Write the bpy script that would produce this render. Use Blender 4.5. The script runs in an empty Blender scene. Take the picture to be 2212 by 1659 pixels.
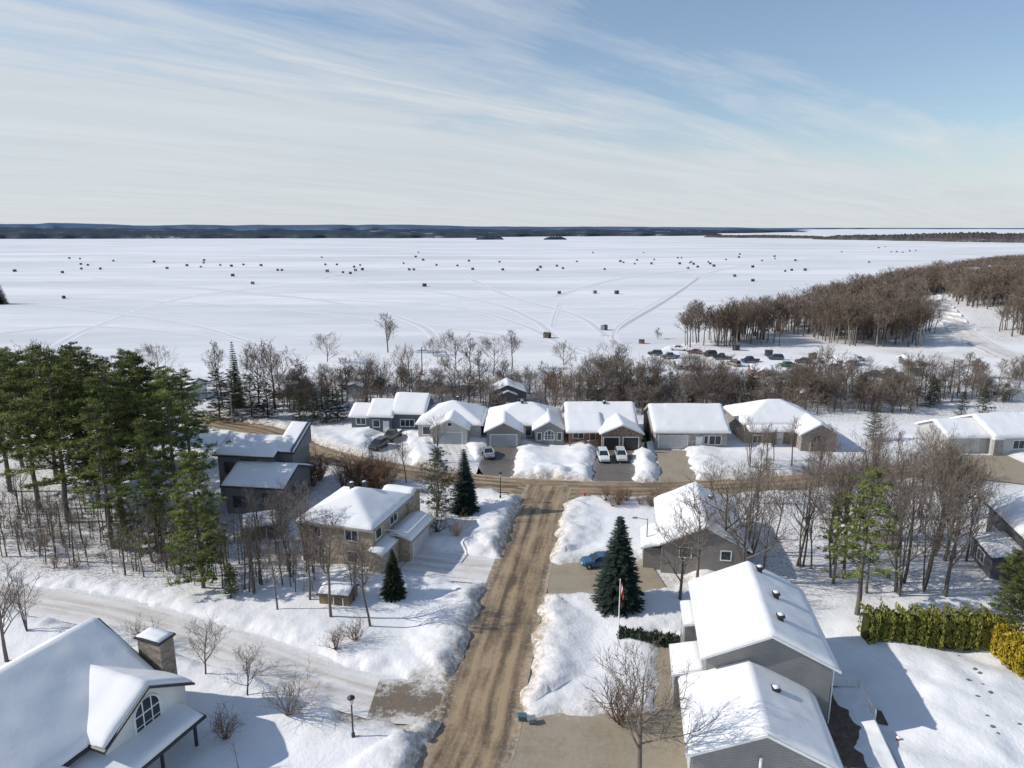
import bpy, math, random
import numpy as np
from mathutils import Vector
R = math.radians
random.seed(11)
C = bpy.context.scene.collection
CAMZ = 38.0; F = 1500.0; P = R(12.64); cp, sp = math.cos(P), math.sin(P)

# ------------------------------------------------------------------ terrain
TAB = np.random.RandomState(5).rand(256, 256)
def vn(x, y, s, o=0):
    x = np.asarray(x, float) / s + 37.3 * (o + 1); y = np.asarray(y, float) / s + 91.7 * (o + 1)
    xi = np.floor(x).astype(int); yi = np.floor(y).astype(int)
    fx = x - xi; fy = y - yi; fx = fx*fx*(3-2*fx); fy = fy*fy*(3-2*fy)
    a = TAB[xi & 255, yi & 255]; b = TAB[(xi+1) & 255, yi & 255]
    c = TAB[xi & 255, (yi+1) & 255]; d = TAB[(xi+1) & 255, (yi+1) & 255]
    return (a*(1-fx)+b*fx)*(1-fy)+(c*(1-fx)+d*fx)*fy - 0.5
def S(t):
    t = np.clip(t, 0, 1); return t*t*(3-2*t)
CX = [-700, -300, -120, 28, 40, 52, 75, 109, 184, 316, 516, 900]
CY = [240, 225, 203, 199, 214, 235, 252, 284, 378, 535, 705, 960]
def coast(x): return np.interp(x, CX, CY)
LAKEZ = -0.8
def terrain(x, y):
    d = coast(x) + 5*vn(x, y, 22, 3) - y
    z = -3 + 3*S((d + 12) / 24)
    z = z + 9*S((np.asarray(x) - 90) / 130) * S(d / 140) * S((np.asarray(y) - 205) / 90)
    return z
def ray(px, py):
    a = (px - 1106) / F; b = (829.5 - py) / F
    return a, cp + b*sp, -sp + b*cp
def G(px, py, z=None):
    a, b, c = ray(px, py)
    h = 0.0 if z is None else z
    for _ in range(12):
        t = (h - CAMZ) / c
        x, y = a*t, b*t
        if z is not None: break
        h = 0.5*h + 0.5*float(terrain(x, y))
    return x, y, h
def topz(Y, py):
    a, b, c = ray(0, py); return CAMZ + Y*c/b
def proj(x, y, z):
    dz = z - CAMZ; dep = y*cp - dz*sp; up = y*sp + dz*cp
    return 1106 + F*x/dep, 829.5 - F*up/dep

# ------------------------------------------------------------------ materials
def newmat(name):
    m = bpy.data.materials.new(name); m.use_nodes = True
    nt = m.node_tree; b = nt.nodes['Principled BSDF']
    return m, nt, b
def mixc(nt, fac, a, b, blend='MIX'):
    n = nt.nodes.new('ShaderNodeMix'); n.data_type = 'RGBA'; n.blend_type = blend
    for s, v in ((0, fac), (6, a), (7, b)):
        if hasattr(v, 'is_linked') or hasattr(v, 'links'): nt.links.new(v, n.inputs[s])
        else: n.inputs[s].default_value = v if s == 0 else (*v, 1) if len(v) == 3 else v
    return n.outputs[2]
def noise(nt, scale, detail=4, coord='Object', rough=0.6, sc=None):
    tc = nt.nodes.new('ShaderNodeTexCoord'); n = nt.nodes.new('ShaderNodeTexNoise')
    n.inputs['Scale'].default_value = scale; n.inputs['Detail'].default_value = detail
    n.inputs['Roughness'].default_value = rough
    if sc:
        mp = nt.nodes.new('ShaderNodeMapping'); mp.inputs['Scale'].default_value = sc
        nt.links.new(tc.outputs[coord], mp.inputs['Vector']); nt.links.new(mp.outputs[0], n.inputs['Vector'])
    else: nt.links.new(tc.outputs[coord], n.inputs['Vector'])
    return n.outputs['Fac']
def ramp(nt, v, p0, p1, c0=(0, 0, 0), c1=(1, 1, 1)):
    r = nt.nodes.new('ShaderNodeValToRGB'); nt.links.new(v, r.inputs[0])
    r.color_ramp.elements[0].position = p0; r.color_ramp.elements[1].position = p1
    r.color_ramp.elements[0].color = (*c0, 1); r.color_ramp.elements[1].color = (*c1, 1)
    return r.outputs[0]
def bump(nt, b, h, strength=0.3, dist=0.1):
    n = nt.nodes.new('ShaderNodeBump'); n.inputs['Strength'].default_value = strength
    n.inputs['Distance'].default_value = dist
    nt.links.new(h, n.inputs['Height']); nt.links.new(n.outputs[0], b.inputs['Normal'])
def mmath(nt, op, a, b=None):
    n = nt.nodes.new('ShaderNodeMath'); n.operation = op
    for i, v in ((0, a), (1, b)):
        if v is None: continue
        if isinstance(v, (int, float)): n.inputs[i].default_value = v
        else: nt.links.new(v, n.inputs[i])
    return n.outputs[0]
def plain(name, col, rough=0.7, var=0.25, scale=1.5, bmp=0.15, metal=0, rnd=0.0):
    m, nt, b = newmat(name)
    f = noise(nt, scale, 3)
    lo = tuple(c*(1-var) for c in col); hi = tuple(min(1, c*(1+var)) for c in col)
    o = mixc(nt, ramp(nt, f, 0.3, 0.7), lo, hi)
    if rnd:
        oi = nt.nodes.new('ShaderNodeObjectInfo')
        o = mixc(nt, oi.outputs['Random'], mixc(nt, 1.0, o, (1-rnd,)*3, 'MULTIPLY'), mixc(nt, 1.0, o, (1+rnd,)*3, 'MULTIPLY'))
    nt.links.new(o, b.inputs['Base Color'])
    b.inputs['Roughness'].default_value = rough; b.inputs['Metallic'].default_value = metal
    if rough > .75: b.inputs['Specular IOR Level'].default_value = 0.15
    if bmp: bump(nt, b, noise(nt, scale*6, 2), bmp, 0.05)
    return m
def siding(name, col, step=0.2, var=0.12):
    m, nt, b = newmat(name)
    tc = nt.nodes.new('ShaderNodeTexCoord'); s = nt.nodes.new('ShaderNodeSeparateXYZ')
    nt.links.new(tc.outputs['Object'], s.inputs[0])
    fr = mmath(nt, 'FRACT', mmath(nt, 'MULTIPLY', s.outputs[2], 1/step))
    line = ramp(nt, fr, 0.0, 0.22, (0.55,)*3, (1, 1, 1))
    f = noise(nt, 0.7)
    o = mixc(nt, ramp(nt, f, 0.3, 0.7), tuple(c*(1-var) for c in col), tuple(c*(1+var) for c in col))
    o = mixc(nt, 1.0, o, line, 'MULTIPLY')
    nt.links.new(o, b.inputs['Base Color']); b.inputs['Roughness'].default_value = 0.65
    bump(nt, b, fr, 0.4, 0.03)
    return m
def stone(name, c0, c1, scale=2.6):
    m, nt, b = newmat(name)
    tc = nt.nodes.new('ShaderNodeTexCoord'); v = nt.nodes.new('ShaderNodeTexVoronoi'); v.inputs['Scale'].default_value = scale
    mp = nt.nodes.new('ShaderNodeMapping'); mp.inputs['Scale'].default_value = (1, 1, 1.9)
    nt.links.new(tc.outputs['Object'], mp.inputs[0]); nt.links.new(mp.outputs[0], v.inputs['Vector'])
    sx = nt.nodes.new('ShaderNodeSeparateColor'); nt.links.new(v.outputs['Color'], sx.inputs[0])
    o = mixc(nt, sx.outputs[0], c0, c1)
    nt.links.new(o, b.inputs['Base Color']); b.inputs['Roughness'].default_value = 0.9
    bump(nt, b, v.outputs['Distance'], 0.4, 0.05)
    return m

def snow_mat(name, ground=False):
    m, nt, b = newmat(name)
    base = mixc(nt, ramp(nt, noise(nt, 0.35, 5), 0.35, 0.65), (0.84, 0.835, 0.835), (0.895, 0.885, 0.87))
    if ground:
        at = nt.nodes.new('ShaderNodeAttribute'); at.attribute_name = 'dirt'
        n = noise(nt, 1.9, 7, rough=0.75)
        f = mmath(nt, 'MULTIPLY', at.outputs['Fac'], ramp(nt, n, 0.36, 0.62))
        f = mmath(nt, 'MINIMUM', mmath(nt, 'MULTIPLY', f, 1.1), 1.0)
        base = mixc(nt, f, base, (0.44, 0.35, 0.25))
        a2 = nt.nodes.new('ShaderNodeAttribute'); a2.attribute_name = 'litter'
        n2 = noise(nt, 3.5, 5, rough=0.8)
        f2 = mmath(nt, 'MULTIPLY', a2.outputs['Fac'], ramp(nt, n2, 0.48, 0.62))
        base = mixc(nt, f2, base, (0.17, 0.13, 0.095))
    nt.links.new(base, b.inputs['Base Color']); b.inputs['Roughness'].default_value = 0.75
    b.inputs['Specular IOR Level'].default_value = 0.2
    h = mmath(nt, 'ADD', mmath(nt, 'MULTIPLY', noise(nt, 0.5, 5), 1.0), mmath(nt, 'MULTIPLY', noise(nt, 3.0, 4), 0.4))
    bump(nt, b, h, 0.5 if ground else 0.3, 0.26 if ground else 0.08)
    return m
SNOW = snow_mat('snow'); GSNOW = snow_mat('ground_snow', True)

def lake_mat():
    m, nt, b = newmat('lake_snow')
    a = noise(nt, 0.005, 8, sc=(0.45, 1.8, 1), rough=0.70)
    c = noise(nt, 0.035, 7, sc=(0.25, 1.8, 1), rough=0.72)
    o = mixc(nt, ramp(nt, a, 0.40, 0.58), (0.66, 0.665, 0.68), (0.87, 0.862, 0.852))
    o = mixc(nt, mmath(nt, 'MULTIPLY', ramp(nt, c, 0.46, 0.66), 0.6), o, (0.66, 0.665, 0.685))
    nt.links.new(o, b.inputs['Base Color']); b.inputs['Roughness'].default_value = 0.8
    b.inputs['Specular IOR Level'].default_value = 0.1
    return m
LAKE = lake_mat()

def road_mat(name, c0, c1, snowc, tracks=True, snowamt=0.5, thr=.42, endfade=False):
    m, nt, b = newmat(name)
    uv = nt.nodes.new('ShaderNodeUVMap'); uv.uv_map = 'uv'
    s = nt.nodes.new('ShaderNodeSeparateXYZ'); nt.links.new(uv.outputs[0], s.inputs[0])
    nz = noise(nt, 0.35, 6, rough=0.7); nf = noise(nt, 2.2, 7, rough=0.75)
    mp = nt.nodes.new('ShaderNodeMapping'); mp.inputs['Scale'].default_value = (9, .10, 1); nt.links.new(uv.outputs[0], mp.inputs[0])
    st = nt.nodes.new('ShaderNodeTexNoise'); st.inputs['Scale'].default_value = 1; st.inputs['Detail'].default_value = 5; nt.links.new(mp.outputs[0], st.inputs['Vector'])
    wob = mmath(nt, 'ADD', s.outputs[0], mmath(nt, 'MULTIPLY', mmath(nt, 'SUBTRACT', nz, 0.5), 0.14))
    w = mmath(nt, 'POWER', mmath(nt, 'ABSOLUTE', mmath(nt, 'SINE', mmath(nt, 'MULTIPLY', wob, 12.6))), 1.6)
    f = mmath(nt, 'ADD', mmath(nt, 'MULTIPLY', w, 0.36 if tracks else 0.03), mmath(nt, 'MULTIPLY', mmath(nt, 'SUBTRACT', nf, 0.5), 1.2))
    f = mmath(nt, 'ADD', f, mmath(nt, 'MULTIPLY', mmath(nt, 'SUBTRACT', nz, 0.42), 1.5))
    f = mmath(nt, 'ADD', f, mmath(nt, 'MULTIPLY', mmath(nt, 'SUBTRACT', st.outputs['Fac'], 0.45), 2.4 if tracks else .3))
    o = mixc(nt, ramp(nt, f, 0.05, 0.9), c0, c1)
    e = mmath(nt, 'ABSOLUTE', mmath(nt, 'SUBTRACT', s.outputs[0], 0.5))
    g = mmath(nt, 'ADD', mmath(nt, 'MULTIPLY', e, 1.1), mmath(nt, 'MULTIPLY', mmath(nt, 'SUBTRACT', nf, 0.5), 1.4))
    if endfade: g = mmath(nt, 'ADD', g, mmath(nt, 'MULTIPLY', mmath(nt, 'SUBTRACT', nz, .5), 1.6))
    o = mixc(nt, mmath(nt, 'MULTIPLY', ramp(nt, g, thr, thr+.33), snowamt), o, snowc)
    nt.links.new(o, b.inputs['Base Color']); b.inputs['Roughness'].default_value = 0.75
    bump(nt, b, nf, 0.5, 0.08)
    return m
ROAD = road_mat('sanded_road', (0.39, 0.285, 0.17), (0.115, 0.082, 0.052), (0.62, 0.55, 0.46), True, 0.75)
DRIVE = road_mat('driveway', (0.36, 0.30, 0.215), (0.20, 0.16, 0.11), (0.7, 0.67, 0.62), False, 0.35)
ASPH = road_mat('dark_asphalt', (0.16, 0.14, 0.12), (0.07, 0.062, 0.055), (0.65, 0.65, 0.66), False, 0.5)
APR = road_mat('slushy_apron', (0.20, 0.155, 0.11), (0.07, 0.055, 0.04), (0.66, 0.63, 0.58), False, 1.0, .22, True)
PACK = road_mat('packed_snow', (0.76, 0.74, 0.71), (0.56, 0.51, 0.45), (0.84, 0.84, 0.84), True, 0.9, .28)

GLASS, nt_, b_ = newmat('glass'); b_.inputs['Base Color'].default_value = (0.03, 0.04, 0.05, 1); b_.inputs['Roughness'].default_value = 0.12
WHITE = plain('white_trim', (0.78, 0.78, 0.77), 0.5, 0.06)
BLACK = plain('black_trim', (0.03, 0.032, 0.036), 0.45, 0.2)
DGREY = plain('dark_fascia', (0.07, 0.075, 0.085), 0.6, 0.2)
METAL = plain('metal', (0.35, 0.36, 0.37), 0.4, 0.15, metal=0.6)
WOOD = plain('weathered_wood', (0.14, 0.11, 0.085), 0.85, 0.35, 3)
ROCK = plain('rock', (0.20, 0.175, 0.15), 0.9, 0.4, 4, 0.4)
BARK = plain('bark', (0.15, 0.128, 0.108), 0.95, 0.3, 5, 0.3, rnd=0.2)
TWIG = plain('twig', (0.205, 0.170, 0.140), 0.95, 0.3, 0.8, 0, rnd=0.25)
TWIGR = plain('twig_red', (0.195, 0.150, 0.118), 0.95, 0.35, 0.12, 0, rnd=0.25)
TWIGB = plain('twig_rusty', (0.22, 0.140, 0.095), 0.95, 0.35, 0.6, 0, rnd=0.25)
BIRCH = plain('pale_bark', (0.36, 0.32, 0.27), 0.9, 0.3, 3, 0.1, rnd=0.2)
RUST = plain('rust_leaf', (0.22, 0.115, 0.05), 0.9, 0.45, 1.4, 0)
PINE = plain('pine_needles', (0.150, 0.178, 0.050), 0.8, 0.65, 0.5, 0, rnd=0.3)
DPINE = plain('dark_pine_needles', (0.06, 0.07, 0.035), 0.85, 0.5, 0.8, 0, rnd=0.3)
SPRUCE = plain('spruce_needles', (0.050, 0.075, 0.058), 0.8, 0.5, 1.2, 0, rnd=0.2)
CEDAR = plain('cedar_leaf', (0.21, 0.21, 0.05), 0.85, 0.5, 1.0, 0)
GOLDC = plain('golden_cedar_leaf', (0.38, 0.29, 0.03), 0.85, 0.4, 1.0, 0)
RED = plain('red_paint', (0.55, 0.03, 0.03), 0.5, 0.1)
TYRE = plain('tyre', (0.02, 0.02, 0.02), 0.8, 0.2)

# ------------------------------------------------------------------ mesh builder
class MB:
    def __init__(s): s.v = []; s.f = []
    def add(s, vs, fs):
        n = len(s.v); s.v.extend(vs); s.f.extend([tuple(i+n for i in f) for f in fs])
    def box(s, x0, x1, y0, y1, z0, z1):
        s.add([(x0,y0,z0),(x1,y0,z0),(x1,y1,z0),(x0,y1,z0),(x0,y0,z1),(x1,y0,z1),(x1,y1,z1),(x0,y1,z1)],
              [(0,3,2,1),(4,5,6,7),(0,1,5,4),(1,2,6,5),(2,3,7,6),(3,0,4,7)])
    def fbox(s, face, c, u0, u1, z0, z1, d0, d1):
        if face == 'f': s.box(u0, u1, c-d1, c-d0, z0, z1)
        elif face == 'b': s.box(u0, u1, c+d0, c+d1, z0, z1)
        elif face == 'r': s.box(c+d0, c+d1, u0, u1, z0, z1)
        else: s.box(c-d1, c-d0, u0, u1, z0, z1)
    def tube(s, p, q, r0, r1, n=6, cap=True):
        d = [q[i]-p[i] for i in range(3)]; L = math.sqrt(sum(k*k for k in d)) or 1e-6
        d = [k/L for k in d]
        a = (0, 0, 1) if abs(d[2]) < 0.9 else (1, 0, 0)
        u = (d[1]*a[2]-d[2]*a[1], d[2]*a[0]-d[0]*a[2], d[0]*a[1]-d[1]*a[0])
        l = math.sqrt(sum(k*k for k in u)); u = [k/l for k in u]
        w = (d[1]*u[2]-d[2]*u[1], d[2]*u[0]-d[0]*u[2], d[0]*u[1]-d[1]*u[0])
        vs = []
        for (c, r) in ((p, r0), (q, r1)):
            for k in range(n):
                t = 2*math.pi*k/n; cc, ss = math.cos(t)*r, math.sin(t)*r
                vs.append((c[0]+u[0]*cc+w[0]*ss, c[1]+u[1]*cc+w[1]*ss, c[2]+u[2]*cc+w[2]*ss))
        fs = [(k, (k+1) % n, n+(k+1) % n, n+k) for k in range(n)]
        if cap: fs += [tuple(range(n))[::-1], tuple(range(n, 2*n))]
        s.add(vs, fs)
    def sliver(s, p, q, r, a):
        c, d = math.cos(a)*r, math.sin(a)*r
        s.add([(p[0]-c, p[1]-d, p[2]), (p[0]+c, p[1]+d, p[2]), q], [(0, 1, 2)])
    def lathe(s, prof, n=12, c=(0, 0)):
        vs = []; m = len(prof)
        for (r, z) in prof:
            for k in range(n):
                t = 2*math.pi*k/n; vs.append((c[0]+r*math.cos(t), c[1]+r*math.sin(t), z))
        fs = [(i*n+k, i*n+(k+1) % n, (i+1)*n+(k+1) % n, (i+1)*n+k) for i in range(m-1) for k in range(n)]
        fs += [tuple(range(n))[::-1], tuple(range((m-1)*n, m*n))]
        s.add(vs, fs)
    def blob(s, c, rx, ry, rz, seed=0, n=9, m=6, rough=0.25):
        rr = random.Random(seed); vs = []; fs = []
        for i in range(m+1):
            ph = math.pi*i/m
            for k in range(n):
                t = 2*math.pi*k/n; q = 1 + rr.uniform(-rough, rough)
                vs.append((c[0]+rx*q*math.sin(ph)*math.cos(t), c[1]+ry*q*math.sin(ph)*math.sin(t), c[2]+rz*math.cos(ph)))
        for i in range(m):
            for k in range(n): fs.append((i*n+k, (i+1)*n+k, (i+1)*n+(k+1) % n, i*n+(k+1) % n))
        s.add(vs, fs)
    def mesh(s, name, mat, smooth=False):
        me = bpy.data.meshes.new(name); me.from_pydata(s.v, [], s.f); me.materials.append(mat)
        if smooth: me.polygons.foreach_set('use_smooth', [True]*len(me.polygons))
        me.update(); return me
    def build(s, name, mat, parent=None, smooth=False):
        return link(name, s.mesh(name, mat, smooth), parent)
def link(name, me, parent=None):
    o = bpy.data.objects.new(name, me); C.objects.link(o)
    if parent: o.parent = parent
    return o
def tag(o, label, cat, group=None, kind=None):
    if label: o['label'] = label
    if cat: o['category'] = cat
    if group: o['group'] = group
    if kind: o['kind'] = kind
    return o
def thing(name, label, cat, loc=(0, 0, 0), rz=0, group=None, sc=1):
    o = bpy.data.objects.new(name, None); C.objects.link(o); o.location = loc; o.rotation_euler = (0, 0, rz)
    o.scale = (sc,)*3 if not isinstance(sc, tuple) else sc
    o.empty_display_size = 0.5
    return tag(o, label, cat, group)
def struct(o): o['kind'] = 'structure'; return o
def rawmesh(name, V, Fq, mats, mi=None, smooth=False):
    k = Fq.shape[1]
    me = bpy.data.meshes.new(name)
    me.vertices.add(len(V)); me.vertices.foreach_set('co', np.ascontiguousarray(V, dtype=np.float32).ravel())
    me.loops.add(Fq.size); me.loops.foreach_set('vertex_index', Fq.ravel().astype(np.int32))
    me.polygons.add(len(Fq)); me.polygons.foreach_set('loop_start', np.arange(0, Fq.size, k, dtype=np.int32))
    me.polygons.foreach_set('loop_total', np.full(len(Fq), k, dtype=np.int32))
    me.update(calc_edges=True)
    for m in mats: me.materials.append(m)
    if mi is not None: me.polygons.foreach_set('material_index', mi)
    if smooth: me.polygons.foreach_set('use_smooth', [True]*len(Fq))
    return me

# ------------------------------------------------------------------ roads as ribbons
def pts(l): return [G(x, y, 0)[:2] for x, y in l]
main = [(-11.5, 18.0)] + pts([(996,1659),(1046,1500),(1090,1350),(1126,1230),(1154,1140),(1172,1085),(1186,1050)])
cross = pts([(440,905),(500,918),(565,930),(620,950),(690,981),(780,1003),(900,1024),(1040,1042),(1185,1052),(1300,1056),(1430,1056),(1600,1050),(1800,1035),(2000,1015),(2130,1022)])
RIB = [ # name, pts, half width, z, mat, bank height, dirt
 ('road', main, 2.95, 0.034, ROAD, 0.8, 1.0),
 ('side_road', cross, 2.75, 0.026, ROAD, 0.5, 0.9),
 ('junction_apron', pts([(1110,1058),(1172,1068),(1240,1063)]), 2.6, 0.030, ROAD, 0.5, 0.8),
 ('paved_driveway', pts([(1080,1612),(1200,1606),(1500,1602)]), 2.9, 0.018, DRIVE, 0.35, 0.5),
 ('walkway', pts([(1447,1560),(1445,1480),(1443,1388)]), 0.95, 0.013, DRIVE, 0.25, 0.2),
 ('paved_driveway', pts([(1180,1248),(1290,1247),(1420,1240)]), 3.3, 0.018, DRIVE, 0.45, 0.5),
 ('driveway_apron', pts([(805,1512),(880,1514),(985,1520)]), 2.3, 0.022, APR, 0.35, 0.8),
 ('packed_snow_lane', pts([(-120,1280),(0,1288),(100,1298),(250,1325),(400,1368),(560,1420),(700,1470),(850,1512)]), 2.3, 0.013, PACK, 0.3, 0.12),
 ('packed_snow_driveway', pts([(880,1212),(950,1220),(1075,1232)]), 2.9, 0.016, PACK, 0.5, 0.25),
 ('packed_snow_driveway', pts([(850,1010),(843,970),(838,940)]), 2.7, 0.012, PACK, 0.5, 0.2),
 ('packed_snow_driveway', pts([(1010,1035),(985,990),(968,957)]), 2.3, 0.012, PACK, 0.5, 0.2),
 ('packed_snow_driveway', pts([(1065,1040),(1075,1000),(1085,966)]), 2.5, 0.012, ASPH, 0.5, 0.3),
 ('paved_driveway', pts([(1325,1045),(1325,1005),(1328,970)]), 3.0, 0.012, ASPH, 0.6, 0.3),
 ('paved_driveway', pts([(1465,1050),(1458,1005),(1450,972)]), 2.5, 0.012, DRIVE, 0.6, 0.3),
 ('paved_driveway', pts([(2160,1040),(2130,1005),(2095,982)]), 6.5, 0.012, DRIVE, 0.4, 0.3),
]
def resample(p, step=1.2):
    out = []
    for i in range(len(p)-1):
        p0 = p[max(i-1, 0)]; p1 = p[i]; p2 = p[i+1]; p3 = p[min(i+2, len(p)-1)]
        L = math.dist(p1, p2); n = max(1, int(L/step))
        for k in range(n):
            t = k/n
            out.append(tuple(0.5*((2*p1[j])+(-p0[j]+p2[j])*t+(2*p0[j]-5*p1[j]+4*p2[j]-p3[j])*t*t+(-p0[j]+3*p1[j]-3*p2[j]+p3[j])*t**3) for j in (0, 1)))
    out.append(p[-1]); return out
def ribbon(name, p, hw, z, mat, nu=6, zf=None, wjit=0.0, step=1.2):
    p = resample(p, step); vs = []; fs = []; uv = []; L = 0
    for i, q in enumerate(p):
        a = p[max(i-1, 0)]; b = p[min(i+1, len(p)-1)]
        dx, dy = b[0]-a[0], b[1]-a[1]; l = math.hypot(dx, dy) or 1; nx, ny = -dy/l, dx/l
        if i: L += math.dist(p[i], p[i-1])
        for k in range(nu+1):
            u = k/nu*2-1; w = hw*(1+wjit*float(vn(L, k//4*31, 6, 4)))
            x, y = q[0]+nx*w*u, q[1]+ny*w*u
            vs.append((x, y, z if zf is None else zf(x, y)+z)); uv.append((k/nu, L))
    for i in range(len(p)-1):
        for k in range(nu):
            a = i*(nu+1)+k; fs.append((a, a+1, a+nu+2, a+nu+1))
    me = bpy.data.meshes.new(name); me.from_pydata(vs, [], fs); me.materials.append(mat)
    ul = me.uv_layers.new(name='uv')
    idx = np.zeros(len(me.loops), int); me.loops.foreach_get('vertex_index', idx)
    ul.data.foreach_set('uv', np.array(uv)[idx].ravel())
    me.update(); return struct(link(name, me))
for (n, p, hw, z, m, bh, dr) in RIB: ribbon(n, p, hw+0.45, z, m)

def seg_dist(X, Y, p):
    d = np.full(X.shape, 1e9)
    for a, b in zip(p[:-1], p[1:]):
        vx, vy = b[0]-a[0], b[1]-a[1]; L2 = vx*vx+vy*vy+1e-9
        t = np.clip(((X-a[0])*vx+(Y-a[1])*vy)/L2, 0, 1)
        d = np.minimum(d, np.hypot(X-a[0]-t*vx, Y-a[1]-t*vy))
    return d
def sdist(x, y, p): return float(seg_dist(np.array([x]), np.array([y]), p)[0])
trail = [G(x, y)[:2] for x, y in [(2010,640),(2030,665),(2060,700),(2105,735),(2165,765),(2240,800)]]
def axis(segs):
    out = [segs[0][0]]
    for a, b, st in segs:
        n = max(1, int(round((b-a)/st))); out += [a+(b-a)*(i+1)/n for i in range(n)]
    return np.array(out)
gx = axis([(-700,-160,20),(-160,-62,2.5),(-62,72,0.38),(72,160,1.4),(160,400,5),(400,900,20)])
gy = axis([(5,36,3),(36,132,0.38),(132,160,1.0),(160,300,2.2),(300,960,9)])
X, Y = np.meshgrid(gx, gy)
Z = terrain(X, Y)
sd = np.full(X.shape, 1e9); bh = np.zeros(X.shape); dr = np.zeros(X.shape)
for (n, p, hw, z, m, b, d) in RIB:
    s_ = seg_dist(X, Y, resample(p, 2.5)) - hw
    k = s_ < sd; sd = np.where(k, s_, sd); bh = np.where(k, b, bh); dr = np.where(k, d, dr)
sdn = sd + 0.9*vn(X, Y, 2.4, 1) + 0.7*vn(X, Y, 0.9, 2)
lump = 1 + 0.7*vn(X, Y, 8, 5) + 0.35*vn(X, Y, 2.0, 6)
bank = bh * S((sdn+0.1)/2.0) * (1-S((sdn-2.0)/4.5)) * np.clip(lump, 0.25, 2)
rough = 0.30*vn(X, Y, 0.9, 7) * S(sdn/0.6) * (1-S((sdn-2.5)/2.5)) * np.clip(bh*1.2, 0, 1)
rough += 0.24*vn(X, Y, 0.6, 17) * S(sdn/0.4) * (1-S((sdn-1.6)/1.6))
base = 0.28*S(sdn/0.9) + 0.38*(vn(X, Y, 11, 8))*S(sd/5) + 0.10*vn(X, Y, 3.2, 9)*S(sd/2) + .05*vn(X, Y, 1.2, 19)*S(sd/2)
mound = 0.55*S((Y-103)/3)*(1-S((Y-113)/5))*S((X+40)/10)*(1-S((X-45)/6))*S(sdn/3)*np.clip(.5+1.3*vn(X, Y, 6, 33)+.5*vn(X, Y, 2.5, 34), 0, 1.2)
yard = S((X-25)/3)*(1-S((Y-60)/3))*(1.1*vn(X, Y, 5.5, 41)+.5*vn(X, Y, 2.2, 42)+.12*vn(X, Y, .8, 43)+.15)
Zs = -0.14 + base+bank+rough+mound+yard
Zfar = 0.3*vn(X, Y, 9, 10) + 0.2*vn(X, Y, 4, 12)
Z = Z + np.where(Y < 150, Zs, Zfar + 0.1)
dirt = dr * (1-S((sdn-0.1)/1.7)) + 0.38*dr*(1-S((sd-1.5)/3))
lot = S(1-np.abs(Y-205)/26)*S((X-25)/12)*(1-S((X-150)/30))
dirt = np.maximum(dirt, lot*np.clip(0.2+1.7*vn(X, Y, 9, 14)+0.9*vn(X, Y, 3, 15), 0, 0.9))
litter = np.zeros(X.shape)
litter = np.maximum(litter, S((-12-X)/8)*S((Y-64)/8)*(1-S((Y-112)/10))*1.0*S((-0.9*X-18)/10))
litter = np.maximum(litter, S((X-24)/5)*S((Y-62)/8)*(1-S((Y-108)/8))*0.75)
litter = np.maximum(litter, S((Y-130)/8)*(1-S((Y-172)/12))*0.9)
litter = np.maximum(litter, S((X-60)/20)*S((Y-222)/10)*0.95*S((seg_dist(X, Y, trail)-3)/4))
litter *= S(sd/3)
ny_, nx_ = X.shape
vsg = np.stack([X.ravel(), Y.ravel(), Z.ravel()], 1)
I = np.arange(nx_*ny_).reshape(ny_, nx_)
fg = np.stack([I[:-1, :-1], I[:-1, 1:], I[1:, 1:], I[1:, :-1]], -1).reshape(-1, 4)
me = rawmesh('snowy_ground', vsg, fg, [GSNOW], None, True)
for nm, arr in (('dirt', dirt), ('litter', litter)):
    at = me.attributes.new(nm, 'FLOAT', 'POINT'); at.data.foreach_set('value', arr.ravel().astype(np.float32))
struct(link('snowy_ground', me))
def gz(x, y):
    i = int(np.clip(np.searchsorted(gx, x), 1, nx_-1)); j = int(np.clip(np.searchsorted(gy, y), 1, ny_-1))
    return float(Z[j, i])

# lake
mb = MB(); xs = [-60000,-8000,-2500,-900,-300,0,300,900,2500,8000,60000]; ys = [150,400,1000,3000,9000,90000]
for i in range(len(xs)-1):
    for j in range(len(ys)-1):
        mb.add([(xs[i],ys[j],LAKEZ),(xs[i+1],ys[j],LAKEZ),(xs[i+1],ys[j+1],LAKEZ),(xs[i],ys[j+1],LAKEZ)], [(0,1,2,3)])
struct(mb.build('frozen_lake', LAKE))
def track_mat(name, col, dark):
    m, nt, b = newmat(name); n = noise(nt, 0.12, 6, rough=0.8)
    uv = nt.nodes.new('ShaderNodeUVMap'); uv.uv_map = 'uv'
    s = nt.nodes.new('ShaderNodeSeparateXYZ'); nt.links.new(uv.outputs[0], s.inputs[0])
    e = mmath(nt, 'MULTIPLY', mmath(nt, 'ABSOLUTE', mmath(nt, 'SUBTRACT', s.outputs[0], 0.5)), 2.0)
    e = mmath(nt, 'SUBTRACT', mmath(nt, 'ADD', e, mmath(nt, 'MULTIPLY', n, 0.9)), dark)
    o = mixc(nt, ramp(nt, e, 0.1, 0.8), col, (0.83, 0.825, 0.82))
    nt.links.new(o, b.inputs['Base Color']); b.inputs['Roughness'].default_value = 0.8; b.inputs['Specular IOR Level'].default_value = 0.1
    return m
TR = track_mat('ice_track_dark', (0.50, 0.495, 0.49), .5); TR2 = track_mat('ice_track_faint', (0.64, 0.64, 0.65), .45)
def lk(l): return [G(x, y, LAKEZ)[:2] for x, y in l]
k_ = 0
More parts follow.
